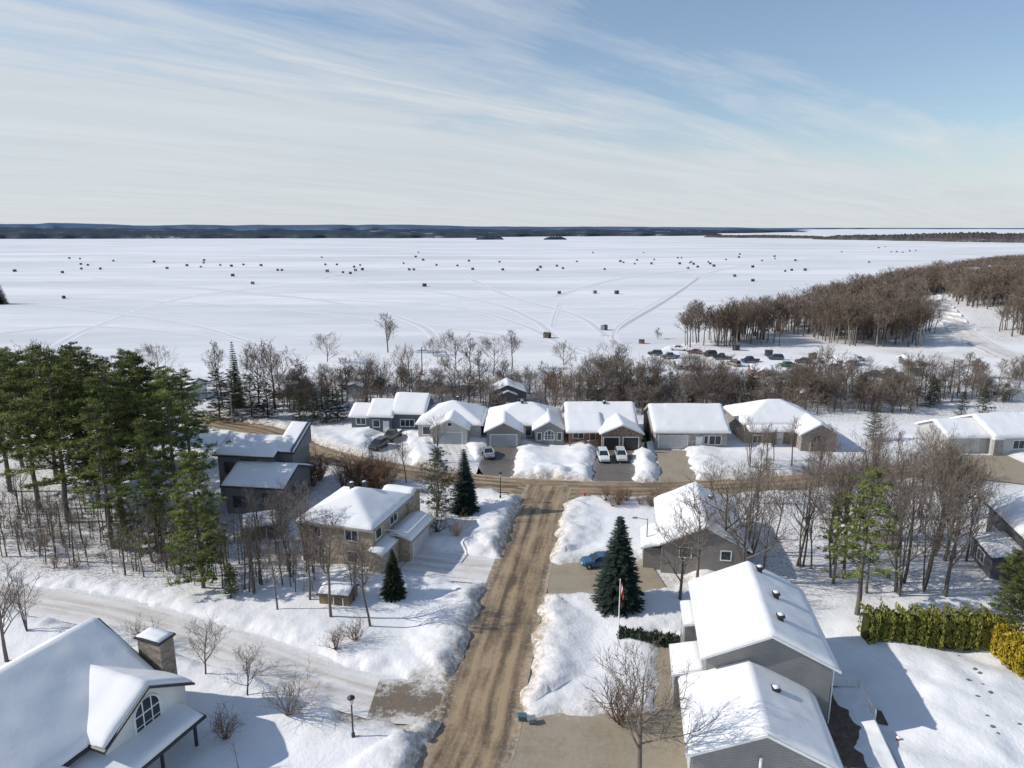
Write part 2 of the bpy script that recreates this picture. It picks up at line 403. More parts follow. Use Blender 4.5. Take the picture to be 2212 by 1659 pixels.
for l, hw, m in [([(1345,748),(1322,735),(1330,715),(1370,690),(1430,655),(1480,622),(1510,600)], 2.4, TR),
              ([(1322,735),(1335,705),(1390,668),(1450,635)], 1.3, TR2),
              ([(1230,760),(1190,720),(1150,690),(1060,655),(900,625),(700,600)], 2.4, TR2),
              ([(100,760),(220,700),(420,640),(700,612),(1100,600)], 2.4, TR2),
              ([(1300,770),(1180,740),(900,700),(500,660),(100,640)], 2.2, TR2),
              ([(1250,765),(1120,700),(950,660),(600,640),(200,600)], 2.2, TR2),
              ([(1500,600),(1550,585),(1640,570),(1800,555)], 4.0, TR2),
              ([(0,720),(160,705),(350,715),(560,745)], 1.8, TR2),
              ([(1192,705),(1198,680),(1208,655)], 1.4, TR2), ([(950,770),(900,700),(700,650),(400,620),(100,607)], 2.4, TR2),
              ([(1310,725),(1240,680),(1100,640),(1010,600)], 2.4, TR2), ([(600,760),(400,700),(150,665),(0,655)], 2.0, TR2),
              ([(1200,640),(1300,610),(1420,590),(1560,580)], 3.0, TR2), ([(700,600),(760,588),(900,578),(1200,572)], 4.5, TR2)]:
    k_ += 1; ribbon('ice_track', lk(l), hw, LAKEZ+0.005*k_+0.012, m, 4, None, 0, 6)

# ------------------------------------------------------------------ far shore
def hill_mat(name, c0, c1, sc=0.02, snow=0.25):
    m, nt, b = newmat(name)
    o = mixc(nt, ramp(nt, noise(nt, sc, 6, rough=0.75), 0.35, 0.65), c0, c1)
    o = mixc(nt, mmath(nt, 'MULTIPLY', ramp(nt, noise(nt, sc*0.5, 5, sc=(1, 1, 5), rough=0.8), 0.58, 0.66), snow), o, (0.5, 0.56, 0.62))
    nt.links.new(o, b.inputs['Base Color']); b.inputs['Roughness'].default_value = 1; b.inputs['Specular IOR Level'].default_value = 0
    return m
def shore(name, px0, px1, pyb0, pyb1, top, depth, mat, jag=2, seed=0, n=260, taper=0.06):
    vs = []; fs = []; rr = random.Random(seed); m = 6
    for i in range(n+1):
        t = i/n; px = px0+(px1-px0)*t; pb = pyb0+(pyb1-pyb0)*t + .8*float(vn(px, 5, 30, seed+3))
        x, y, _ = G(px, pb, LAKEZ)
        h = np.interp(px, [a for a, _ in top], [b for _, b in top])
        env = min(1, t/taper, (1-t)/taper) if taper else 1
        nn = float(vn(px, seed*7, 90, seed)+0.3*vn(px, 3, 25, seed))
        for k in range(m+1):
            q = k/m; prof = (0, .28, .42, .6, .82, 1.0, .7)[k]
            hh = h*env**0.5*prof*(1+0.3*nn) + (rr.uniform(0, jag)*env if k else 0)
            yy = y + depth*q*q
            vs.append((x*(yy/y), yy, LAKEZ + hh if k else LAKEZ-1))
    for i in range(n):
        for k in range(m): a = i*(m+1)+k; fs.append((a, a+m+1, a+m+2, a+1))
    me = bpy.data.meshes.new(name); me.from_pydata(vs, [], fs); me.materials.append(mat)
    me.polygons.foreach_set('use_smooth', [True]*len(fs)); me.update()
    return struct(link(name, me))
HB = hill_mat('far_wood_haze_blue', (0.035, 0.050, 0.074), (0.075, 0.092, 0.115), 0.012, 0.5)  # aerial haze over the far woods is mixed into this blue base colour
HBB = hill_mat('far_ridge_haze_blue', (0.07, 0.12, 0.20), (0.10, 0.155, 0.23), 0.002, 0)  # distance haze on the ridges painted in as a stronger blue
HN = hill_mat('wood_brown_far', (0.06, 0.056, 0.055), (0.12, 0.108, 0.10), 0.03, 0.3)
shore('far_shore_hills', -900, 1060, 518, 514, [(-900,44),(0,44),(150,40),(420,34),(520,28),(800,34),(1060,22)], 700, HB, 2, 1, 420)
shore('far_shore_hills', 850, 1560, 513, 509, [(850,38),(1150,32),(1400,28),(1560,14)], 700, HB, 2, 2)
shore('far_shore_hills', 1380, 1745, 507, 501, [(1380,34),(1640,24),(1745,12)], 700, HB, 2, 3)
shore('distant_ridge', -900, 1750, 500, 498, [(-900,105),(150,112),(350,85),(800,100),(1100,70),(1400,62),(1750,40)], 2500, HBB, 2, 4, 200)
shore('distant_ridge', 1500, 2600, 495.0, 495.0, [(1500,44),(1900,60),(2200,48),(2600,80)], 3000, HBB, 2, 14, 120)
shore('wooded_point', 1755, 2700, 517, 533, [(1755,10),(2000,20),(2212,26),(2700,40)], 260, HN, 5, 5, 400)
shore('wooded_point', 1520, 1790, 513, 516, [(1520,8),(1650,12),(1790,9)], 120, HN, 3, 6)
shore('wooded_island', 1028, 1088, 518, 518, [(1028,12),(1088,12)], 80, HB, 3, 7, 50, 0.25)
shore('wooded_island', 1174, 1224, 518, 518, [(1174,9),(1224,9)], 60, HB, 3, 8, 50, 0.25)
# ------------------------------------------------------------------ trees
def nrm(v):
    l = math.sqrt(v[0]**2+v[1]**2+v[2]**2) or 1; return (v[0]/l, v[1]/l, v[2]/l)
def bend(d, ang, rr):
    t = rr.uniform(0, 2*math.pi); a = (0, 0, 1) if abs(d[2]) < 0.9 else (1, 0, 0)
    u = nrm((d[1]*a[2]-d[2]*a[1], d[2]*a[0]-d[0]*a[2], d[0]*a[1]-d[1]*a[0]))
    w = (d[1]*u[2]-d[2]*u[1], d[2]*u[0]-d[0]*u[2], d[0]*u[1]-d[1]*u[0])
    c, s = math.cos(ang), math.sin(ang)
    return nrm(tuple(d[i]*c + (u[i]*math.cos(t)+w[i]*math.sin(t))*s for i in range(3)))
def bare(seed, style, kids=(13, 5, 4, 2), thick=1.0, flat=3, tw=None):
    rr = random.Random(seed); T = MB(); K = MB(); tw = tw or thick
    def rec(p, d, L, r, lvl):
        ns = (6, 3, 2, 1, 1)[lvl]
        if flat < 3 and lvl == 1: ns = 2
        if flat < 3 and lvl == 2: ns = 1
        path = [p]; dd = d
        for i in range(ns):
            dd = nrm(tuple(dd[j]+rr.uniform(-.13, .13)*(1+lvl*.5)+(0.10 if (j == 2 and lvl) else 0) for j in range(3)))
            if lvl == 0: dd = nrm((dd[0], dd[1], dd[2]+0.5))
            q = tuple(path[-1][j]+dd[j]*L/ns for j in range(3)); path.append(q)
            ra = r*(1-0.8*i/ns); rb = r*(1-0.8*(i+1)/ns)
            if lvl >= flat: K.sliver(path[-2], q, ra*1.5, rr.uniform(0, 3.1))
            else: (T if lvl == 0 else K).tube(path[-2], q, ra, rb, (6 if flat > 2 else 4, 4 if flat > 2 else 3, 3, 3, 3)[lvl], False)
        if lvl >= len(kids): return
        for c in range(kids[lvl]):
            if lvl == 0:
                t0 = {'tall': .38, 'round': .22, 'spread': .25}.get(style, .3)
                t = t0 + (1-t0)*(c+rr.random())/kids[0]
            else: t = 0.25+0.75*(c+rr.random())/kids[lvl]
            f = t*ns; i = min(ns-1, int(f)); f -= i
            q = tuple(path[i][j]*(1-f)+path[i+1][j]*f for j in range(3))
            if lvl == 0:
                if style == 'tall': cl = 3.2*(1.15-t)+0.6; an = R(rr.uniform(28, 48))
                elif style == 'round': cl = 4.6*(1.1-abs(t-.45)*1.2)*0.9+.5; an = R(rr.uniform(38, 62))
                else: cl = 4.8*(1.15-t*.7); an = R(rr.uniform(35, 60))
                cr = r*(1-.8*t)*0.6
                rec(q, bend((0, 0, 1), an, rr), cl, cr, 1)
            else:
                rec(q, bend(dd, R(rr.uniform(25, 55)), rr), L*rr.uniform(.38, .6), max(r*.5, .016*tw), lvl+1)
    if style == 'bush':
        for c in range(14):
            rec((rr.uniform(-.6, .6), rr.uniform(-.6, .6), 0), bend((0, 0, 1), R(rr.uniform(5, 48)), rr), rr.uniform(6, 9.5), .12*thick, 1)
        T.tube((0, 0, -.5), (0, 0, 2), .3, .1, 5, False)
    elif style == 'multi':
        for c in range(4):
            rec((rr.uniform(-.3, .3), rr.uniform(-.3, .3), 0), bend((0, 0, 1), R(rr.uniform(4, 20)), rr), rr.uniform(7.5, 9.5), .14*thick, 0)
    else:
        T.tube((0, 0, -.6), (0, 0, .15), .26*thick, .2*thick, 6, False)
        rec((0, 0, 0), (0, 0, 1), {'tall': 9.4, 'round': 8.6, 'spread': 7.8}[style], .19*thick, 0)
    return T, K
def bare_proto(name, seed, style, kids, thick, mt, mk, flat=3, tw=None):
    T, K = bare(seed, style, kids, thick, flat, tw)
    return [('trunk', T.mesh(name+'_trunk', mt, True)), ('crown', K.mesh(name+'_crown', mk))]
PR = {}
PR['tall'] = [bare_proto('tall', 20+i, 'tall', (18, 6, 5, 3), 0.8, BARK, TWIG, 3, .8) for i in range(4)]
PR['round'] = [bare_proto('round', 40+i, 'round', (15, 6, 5, 3), 0.9, BARK, TWIG, 3, .9) for i in range(3)]
PR['spread'] = [bare_proto('spread', 60+i, 'spread', (12, 6, 5, 4), 1.0, BARK, TWIG, 3, .8) for i in range(3)]
PR['multi'] = [bare_proto('multi', 80+i, 'multi', (8, 4, 4, 3), 0.8, BARK, TWIG, 3, .8) for i in range(2)]
PR['sapling'] = [bare_proto('sapling', 90+i, 'tall', (10, 4, 3), 0.7, BARK, TWIG, 2) for i in range(3)]
PR['bush'] = [bare_proto('bush', 100+i, 'bush', (14, 6, 4, 2), 1.0, BARK, TWIG) for i in range(2)]
PR['redbush'] = [bare_proto('redbush', 110+i, 'bush', (14, 6, 4, 2), 1.2, BARK, TWIGB) for i in range(2)]
PR['farbare'] = [bare_proto('farbare', 140+i, ('tall', 'round', 'tall')[i], (17, 6, 5, 3), 0.9, BARK, TWIG, 2, 1.5) for i in range(3)] + \
                [bare_proto('farbare', 144+i, 'round', (17, 6, 5, 3), 0.9, BARK, TWIGR, 2, 1.5) for i in range(2)]
PR['wood'] = [bare_proto('wood', 120+i, 'tall', (20, 6, 5, 2), 0.8, BIRCH if i % 2 else BARK, TWIGR, 2, 1.6) for i in range(5)]
def pine(seed, h=20, lo=.35, wid=3.6, nb=60, mat=PINE, nbl=24, tuft=.34):
    rr = random.Random(seed); T = MB(); K = MB(); last = (0, 0, -.6)
    for i in range(8):
        z = h*(i+1)/8; q = (rr.uniform(-.15, .15), rr.uniform(-.15, .15), z)
        T.tube(last, q, .30*(1-i/8.6), .30*(1-(i+1)/8.6), 7, False); last = q
    for b in range(nb):
        t = lo+(1-lo)*((b+rr.random())/nb); z = h*t
        prof = math.sin(min(1, (1-t)/(1-lo)*1.25+.12)*math.pi/2)
        L = wid*prof*rr.uniform(.4, 1.2)+.5; a = b*2.4+rr.uniform(-.5, .5); up = rr.uniform(-.05, .35)
        e = (math.cos(a)*L, math.sin(a)*L, z+L*up)
        T.tube((0, 0, z), e, .07, .02, 4, False)
        ncl = int(2+L*1.9)
        for c in range(ncl):
            f = .3+.75*(c+rr.random())/ncl; sp_ = L*.2
            cc = (e[0]*f+rr.uniform(-sp_, sp_), e[1]*f+rr.uniform(-sp_, sp_), z+(e[2]-z)*f+rr.uniform(-.1, .25))
            for k in range(nbl):
                th = rr.uniform(0, 2*math.pi); el = rr.uniform(-.25, 1.1); l = rr.uniform(.3, .62)
                d = (math.cos(th)*math.cos(el), math.sin(th)*math.cos(el), math.sin(el)); w_ = .09
                o = tuple(cc[j]+rr.uniform(-tuft, tuft)*(1 if j < 2 else .4) for j in range(3))
                K.add([(o[0]-d[1]*w_, o[1]+d[0]*w_, o[2]), (o[0]+d[1]*w_, o[1]-d[0]*w_, o[2]), (o[0]+d[0]*l, o[1]+d[1]*l, o[2]+d[2]*l)], [(0, 1, 2)])
    return [('trunk', T.mesh('pine_trunk', BARK, True)), ('crown', K.mesh('pine_crown', mat))]
def spruce(seed, h=12, wid=2.6, mat=SPRUCE, layers=30):
    rr = random.Random(seed); T = MB(); K = MB()
    T.tube((0, 0, -.6), (0, 0, h*.97), .2, .02, 6, False)
    for l in range(layers):
        t = l/layers; z = h*(.04+.94*t); r = wid*(1-t)**.85+.12
        n = max(6, int(20*(1-t)+5)); off = rr.random()*6
        for b in range(n):
            a = off+2*math.pi*b/n+rr.uniform(-.14, .14); L = r*rr.uniform(.72, 1.15); dr_ = -.28*(1-t)-.05
            m = max(3, int(L*5))
            for k in range(m):
                f = (k+.6)/m; w_ = .2+.28*(1-abs(f-.45))*min(1, L)
                for s_ in (-1, 0, 1):
                    aa = a+s_*R(38); c0 = (math.cos(a)*L*f*.8, math.sin(a)*L*f*.8, z+L*f*dr_+rr.uniform(-.06, .06))
                    ll = w_*rr.uniform(.8, 1.4); wd = .08
                    K.add([(c0[0]-math.sin(aa)*wd, c0[1]+math.cos(aa)*wd, c0[2]), (c0[0]+math.sin(aa)*wd, c0[1]-math.cos(aa)*wd, c0[2]-.04),
                           (c0[0]+math.cos(aa)*ll, c0[1]+math.sin(aa)*ll, c0[2]+ll*(dr_*.6)+rr.uniform(-.08, .12))], [(0, 1, 2)])
    return [('trunk', T.mesh('spruce_trunk', BARK, True)), ('crown', K.mesh('spruce_crown', mat))]
PR['pine'] = [pine(200+i, 20, (.32, .25, .36, .22)[i], (3.8, 4.3, 3.5, 4.1)[i], 70, PINE, 22) for i in range(4)]
PR['airy'] = [pine(206+i, 20, .28, 3.0, 46, PINE, 17, .28) for i in range(2)]
PR['lowpine'] = [pine(210+i, 20, .06, 3.7, 90, PINE, 22) for i in range(2)]
PR['darkpine'] = [pine(215+i, 20, .04, 5.2, 84, DPINE, 17, .4) for i in range(2)]
PR['spruce'] = [spruce(220+i) for i in range(2)]
DN = plain('dark_needles', (0.042, 0.055, 0.03), .85, .5, 1.2, 0, rnd=.3)
PR['dark'] = [spruce(230+i, 12, 3.0, DN) for i in range(2)]
def rusty(seed):
    rr = random.Random(seed); T, K = bare(seed, 'spread', (14, 5, 4), 1.1); L = MB()
    for v in K.v[::2]:
        o = tuple(v[j]+rr.uniform(-.2, .2) for j in range(3)); a = rr.uniform(0, 6.3); s_ = .14
        L.add([o, (o[0]+math.cos(a)*s_, o[1]+math.sin(a)*s_, o[2]+.05), (o[0]+rr.uniform(-.1, .1), o[1]+rr.uniform(-.1, .1), o[2]-s_)], [(0, 1, 2)])
    return [('trunk', T.mesh('oak_trunk', BARK, True)), ('branches', K.mesh('oak_branches', TWIGR)), ('crown', L.mesh('oak_leaves', RUST))]
PR['rusty'] = [rusty(301)]
PH = {'pine': 20, 'airy': 20, 'lowpine': 20, 'darkpine': 20, 'spruce': 12.1, 'dark': 12.1}
TN = {'sapling': 'bare_sapling', 'bush': 'bare_shrub', 'redbush': 'bare_shrub', 'pine': 'pine_tree', 'airy': 'pine_tree', 'lowpine': 'pine_tree', 'darkpine': 'evergreen_tree',
      'spruce': 'spruce_tree', 'dark': 'evergreen_tree', 'rusty': 'oak_tree'}
TC = {'bush': 'shrub', 'redbush': 'shrub', 'sapling': 'sapling'}
cnt = [0]
def tree(kind, px, py, ptop, label, group=None, wf=1.0, world=None, h=None):
    cnt[0] += 1; k = cnt[0]
    if world: x, y = world
    else: x, y, _ = G(px, py)
    z = gz(x, y)
    if h is None: h = topz(y, ptop) - z
    pr = PR[kind][k % len(PR[kind])]; s_ = h/PH.get(kind, 10.2)
    if kind in ('bush', 'redbush'): s_ = h/8.5
    rz = (k*2.399) % 6.283
    r = thing(TN.get(kind, 'bare_tree'), label, TC.get(kind, 'tree'), (x, y, z-.1), rz, group, (s_*wf, s_*wf, s_))
    for n, me in pr: link(n, me, r)
    return r

gp = 'tall pines in the left stand'
for i, (x, y, t, l) in enumerate([(22,1062,748,'at the left edge of the pine stand'),(85,1100,765,'second from the left in the pine stand'),(150,1128,752,'with long bare trunk in the middle of the left stand'),
    (212,1095,758,'behind the middle of the left stand'),(268,1130,800,'with lit yellow green crown in the left stand'),(322,1085,762,'reaching highest at the right part of the left stand'),
    (388,1118,800,'at the right end of the left stand, beside the dark grey house')]):
    tree('pine', x, y, t, 'tall green pine '+l, gp, 1.1)
for x, y, t in [(50,1010,760),(120,1030,770),(185,1010,745),(250,1020,770),(305,1015,780),(360,1010,790),(10,960,740),(100,960,750),(290,960,760),(410,1000,800),(170,940,765),(230,950,775)]:
    tree('pine', x, y, t, 'tall pine partly hidden behind the front row of the left pine stand', 'pines deeper in the left stand', 1.2)
tree('lowpine', 440, 1275, 975, 'bushy pine green to the ground in front of the dark grey modern house', None, 1.0)
tree('lowpine', 270, 1190, 1090, 'young pine low among saplings under the left pine stand', None, 1.1)
tree('lowpine', 500, 1290, 1215, 'small bright green pine at the foot of the bushy pine', None, 1.0)
tree('lowpine', 340, 1195, 905, 'slender pine between the left stand and the bushy pine', None, .8)
tree('airy', 245, 1185, 870, 'pine with bright lower crown standing forward of the left stand', None, 1.1)
tree('spruce', 1333, 1312, 1105, 'large conical blue spruce beside the flagpole right of the road', None, 1.45)
tree('spruce', 1003, 1108, 962, 'dark narrow spruce at the junction corner left of the road', None, 1.25)
tree('darkpine', 948, 1105, 968, 'rounded pine next to the dark spruce at the junction corner', None, 1.15)
tree('dark', 850, 1290, 1180, 'small dark evergreen beside the beige hip roofed house', None, 1.25)
tree('spruce', 512, 880, 730, 'pointed spruce rising above the dark evergreens behind the left houses', None, .7)
for x, y, t in [(475,905,800),(505,890,800),(545,905,808),(580,908,825),(650,915,842),(680,905,850),(705,912,838),(730,910,836)]:
    tree('darkpine', x, y, t, 'dense dark evergreen left of the blue house across the street', 'dark evergreens left of the blue house', 1.35)
tree('airy', 1850, 1330, 1012, 'tall pine with bare lower trunk standing left of the cedar hedge', None, 1.15)
tree('airy', 1800, 1260, 1065, 'smaller pine among the bare trees right of the grey gabled house', None, 1.1)
tree('lowpine', 2165, 1400, 1190, 'green pine at the right edge beside the dark house', None, .9)
tree('lowpine', 2205, 1330, 1150, 'pine at the far right edge behind the golden hedge', None, .9)
for x, y, t, l in [(1395,960,900,'dark cedar between the two central houses of the row'),(1393,978,942,'small green conical shrub beside the black garage doors'),
                   (1618,885,805,'dark conifer behind the wide roofed house of the row'),(1885,955,880,'dark conifer right of the row of houses'),
                   (1650,880,830,'short dark conifer behind the last house of the row'),(2120,905,835,'brown green conifer behind the white garage house at right'),
                   (2075,900,845,'low conifer left of the conifer behind the white garage house')]:
    tree('dark' if y > 958 else 'darkpine', x, y, t, l, None, 1.0)
tree('rusty', 1198, 890, 785, 'oak still holding rusty brown leaves behind the row of houses', None, 1.0)
tree('rusty', 1015, 875, 800, 'small oak with brown leaves behind the pale grey house', None, .9)
shoretrees = [('round',707,788,722,'round bare tree alone on the snowy lakeshore'),('spread',838,776,678,'tallest bare tree standing on the lakeshore'),
 ('round',938,783,734,'small round bare tree on the lakeshore near the utility pole'),('spread',985,802,718,'wide bare tree behind the pale grey house by the shore'),
 ('spread',1015,812,730,'bare tree just right of the wide shoreline tree'),('round',1066,812,730,'bare tree left of the slim shoreline tree'),
 ('round',1106,797,714,'slim tall bare tree on the snowy shore'),('round',1218,800,742,'bare tree behind the rusty oak by the shore'),
 ('round',595,885,745,'large spreading bare tree left of the blue house'),('tall',480,870,738,'bare tree behind the pointed spruce'),
 ('round',345,830,748,'bare tree showing above the left pines against the lake'),('multi',790,870,760,'bare clump of stems behind the blue house'),
 ('tall',825,870,785,'slim bare tree behind the blue house'),('tall',886,858,752,'bare tree beside the utility pole'),
 ('tall',955,870,800,'low bare tree behind the pale grey house'),('round',95,850,745,'bare crown behind the leftmost pines'),('round',1420,745,708,'small bare tree at the tip of the wooded shore'),
 ('round',560,880,760,'bare tree left of the large spreading one behind the dark evergreens')]
for k, x, y, t, l in shoretrees: tree('farbare' if k != 'multi' else k, x, y, t, l, None, 1.15 if k != 'tall' else .9)
named = [('tall',715,1338,1108,'tall bare tree in front of the beige hip roofed house'),('tall',800,1355,1165,'bare tree at the corner of the beige hip roofed house'),
 ('multi',765,1300,1160,'bare multi stemmed tree before the beige house wall'),('tall',878,1050,935,'tall bare tree by the curve of the side road'),
 ('round',945,1120,1000,'bare tree in front of the pine at the junction corner'),('spread',1468,1305,1105,'bare tree in front of the grey gabled house beside the spruce'),
 ('spread',1560,1235,985,'big dark bare tree over the grey gabled house'),('spread',1380,1690,1385,'large bare tree in the front yard by the paved driveway'),
 ('round',445,1465,1345,'small round bare tree on the lawn by the chimney'),('round',535,1510,1405,'small dark bare tree on the lower left lawn'),
 ('sapling',515,1662,1590,'young thin tree at the bottom of the left lawn'),('tall',628,1250,1040,'slim bare tree behind the small brown shed'),
 ('tall',600,1322,1170,'bare tree with leaning stem by the packed snow lane'),('spread',15,1430,1215,'bare tree at the left edge beside the snow lane'),
 ('multi',60,1370,1250,'bare clump near the left edge of the snow lane'),('multi',945,1000,900,'thin bare tree by the pale grey house driveway'),
 ('tall',670,1300,1120,'bare tree left of the tall one before the beige house'),('tall',660,1215,1040,'bare tree at the left corner of the beige hip roofed house'),
 ('multi',1620,1200,1010,'bare clump right of the big tree over the grey gabled house'),('spread',1505,1265,1060,'bare tree before the middle of the taupe gable wall'),
 ('spread',1600,1262,1040,'wide bare tree at the right corner of the taupe gabled house'),('round',1440,1120,1040,'bare tree beside the side road left of the taupe house roof')]
for k, x, y, t, l in named: tree(k, x, y, t, l, None, 1.0 if k != 'round' else 1.1)
for k, x, y, t, l in [('bush',625,1555,1478,'grey leafless shrub on the left lawn'),('redbush',725,1412,1370,'low brown shrub nearest the snow lane'),('redbush',768,1392,1350,'low brown shrub just behind the one by the snow lane'),
   ('redbush',488,1600,1550,'small brown shrub on the left lawn by the arched window'),('bush',315,1395,1350,'leafless shrub behind the stone chimney'),
   ('redbush',1340,1560,1490,'brown shrub under the large bare tree in the front yard'),('redbush',985,1165,1125,'brown shrub at the foot of the junction evergreens'),
   ('redbush',945,1155,1110,'dark brown shrub left of the junction evergreens'),('bush',1345,1085,1070,'shrub beside the side road right of the junction'),
   ('redbush',120,1235,1205,'dark low shrub on the snow below the left pines'),('redbush',165,1232,1205,'dark low shrub right of its twin below the left pines')]:
    tree(k, x, y, t, l, None, 1.35)
rr = random.Random(77)
for i in range(18):
    px = rr.uniform(655, 850); tree('redbush', px, 1060-(850-px)*.08+rr.uniform(-14, 8), 0, 'reddish bare shrub in the thicket below the side road bend', 'reddish thicket behind the beige house', 1.2, h=rr.uniform(2.6, 4.2))
for i in range(10):
    px = rr.uniform(1260, 1420); tree('redbush', px, rr.uniform(1088, 1100), 0, 'low reddish shrub along the side road right of the junction', 'low shrubs right of the junction', 1.3, h=rr.uniform(1.2, 1.9))
for i in range(190):
    px = rr.uniform(-20, 700); py = rr.uniform(1080, 1215)+px*.13
    x, y, _ = G(px, py)
    if sdist(x, y, RIB[7][1]) < 4.5: continue
    if 480 < px < 690 and py < 1130: continue
    tree('sapling', px, py, 0, 'thin bare sapling on the snowy slope under the left pines', 'saplings on the left slope', 1.2, h=rr.uniform(2.5, 8))
for i in range(36):
    px = rr.uniform(1640, 2120); py = rr.uniform(1105, 1300)
    if abs(px-1700) < 90 and py > 1250: continue
    tree(rr.choice(['tall', 'round', 'multi', 'spread']), px, py, 0, 'tall bare tree in the grove behind the cedar hedge', 'bare grove behind the cedar hedge', .9, h=rr.uniform(8, 14.5))
for i in range(24):
    px = rr.uniform(1600, 2020); tree(rr.choice(['tall', 'multi']), px, rr.uniform(1000, 1095), 0, 'bare tree between the grove and the row of houses', 'bare trees in front of the row at right', 1.0, h=rr.uniform(5, 9))
for i in range(112):
    px = rr.uniform(600, 2212) if i < 50 else rr.uniform(1240, 2212)
    py = rr.uniform(838, 894) if px > 1340 else rr.uniform(835, 890)
    if px > 1990 and py > 872: continue
    tree('farbare', px, py, 0, 'bare tree in the strip between the row of houses and the lake', 'bare trees behind the row of houses', 1.15, h=rr.uniform(5.5, 10) if px > 1340 else rr.uniform(6, 11))
for i in range(26):
    px = rr.uniform(1250, 2190)
    tree('darkpine', px, rr.uniform(838, 886), 0, 'small dark evergreen among bare trees behind the row', 'evergreens behind the row of houses', 1.1, h=rr.uniform(3.5, 7))
cand = []
while len(cand) < 2700:
    x = rr.uniform(52, 640); y = rr.uniform(224, 900); c = float(coast(x))
    if y > c-4: continue
    px, py = proj(x, y, float(terrain(x, y)))
    if px > 2330 or px < 1400: continue
    if rr.random() > min(1, (260/y)**1.1+.12): continue
    if float(vn(x, y, 26, 40)) > (.30 if px < 1950 else .12): continue
    if sdist(x, y, trail) < (9 if y < 300 else 7): continue
    if px > 1990 and py > 735: continue
    cand.append((y, x))
cand.sort()
for y, x in cand[:80]:
    tree('wood', 0, 0, 0, 'bare tree along the front of the brown wood on the right shore', 'front trees of the wooded shore', 1.3, world=(x, y), h=rr.uniform(8, 15))
for i in range(20):
    px = rr.uniform(2080, 2230); py = rr.uniform(790, 850)
    x, y, _ = G(px, py)
    if sdist(x, y, trail) < 10: continue
    tree('wood', px, py, 0, 'bare tree beside the snowy track at the right edge', 'trees beside the right snowy track', 1.3, h=rr.uniform(4, 7))
for i, (y, x) in enumerate(cand[90:2500:75]):
    tree('darkpine', 0, 0, 0, 'dark evergreen among the bare trees of the right wood', 'evergreens in the right wood', 1.0, world=(x, y), h=rr.uniform(7, 13))
def tri(fs):
    out = []
    for f in fs:
        for i in range(1, len(f)-1): out.append((f[0], f[i], f[i+1]))
    return out
low = []
for i in range(6):
    T, K = bare(400+i, 'tall' if i % 2 else 'round', (14, 6, 5), 1.0, 2, 2.1)
    t1 = tri(T.f); k1 = tri(K.f); nv = len(T.v)
    low.append((np.array(T.v+K.v), np.array(t1+[tuple(a+nv for a in f) for f in k1]), len(t1)))
def stuffwood(name, label, places, m_tr, mats, hfun, cat='woodland', wk=1.15):
    VV = []; FF = []; off = 0; MI = []
    for j, (y, x) in enumerate(places):
        v, f, nt1 = low[j % 6]; h = hfun(y)/10; a = rr.uniform(0, 6.28); c, s_ = math.cos(a), math.sin(a)
        z = gz(x, y) if y < 240 else float(terrain(x, y))
        w_ = h*wk*(1 + min(.6, max(0, y-240)/600))
        VV.append(np.stack([(v[:, 0]*c-v[:, 1]*s_)*w_+x, (v[:, 0]*s_+v[:, 1]*c)*w_+y, v[:, 2]*h+z], 1))
        FF.append(f+off); off += len(v)
        mi = np.full(len(f), 1+(j*7 % 3 == 0)); mi[:nt1] = 0; MI.append(mi)
    me = rawmesh(name, np.concatenate(VV), np.concatenate(FF), [m_tr]+mats, np.concatenate(MI).astype(np.int32))
    return tag(link(name, me), label, cat, None, 'stuff')
stuffwood('distant_woodland', 'brown leafless wood covering the right shore beyond the front trees', cand[80:], BARK, [TWIGR, TWIG], lambda y: rr.uniform(8, 14))
pl = []
while len(pl) < 560:
    px = rr.uniform(600, 2230); py = rr.uniform(835, 898)
    if px > 1990 and py > 870: continue
    if px < 1250 and rr.random() < .35: continue
    if py < 850 and px > 1340 and rr.random() < .6: continue
    x, y, _ = G(px, py); pl.append((y, x))
for i in range(60):
    px = rr.uniform(1380, 2100); x, y, _ = G(px, rr.uniform(785, 830)); pl.append((y, x))
stuffwood('brush_belt', 'tangle of low bare brush behind the row of houses', pl, BARK, [TWIG, TWIGR], lambda y: rr.uniform(2.5, 6.2) if y < 172 else rr.uniform(1.5, 3), 'brush', 1.4)
pl = []
while len(pl) < 170:
    px = rr.uniform(-30, 690); py = rr.uniform(1060, 1200)+px*.12
    x, y, _ = G(px, py)
    if sdist(x, y, RIB[7][1]) < 5 or (480 < px < 700 and py < 1140) or (px > 640 and py < 1260): continue
    pl.append((y, x))
stuffwood('undergrowth', 'thin leafless undergrowth beneath the left pines', pl, BARK, [TWIG, TWIGR], lambda y: rr.uniform(1.0, 2.6), 'undergrowth', 1.6)
ribbon('snowy_track', trail, 4.2, 0.45, PACK, 6, lambda x, y: gz(x, y))
tree('spruce', 2, 655, 610, 'dark conifer at the far left edge standing over the ice', None, 1.5, world=G(2, 657, LAKEZ)[:2], h=15)

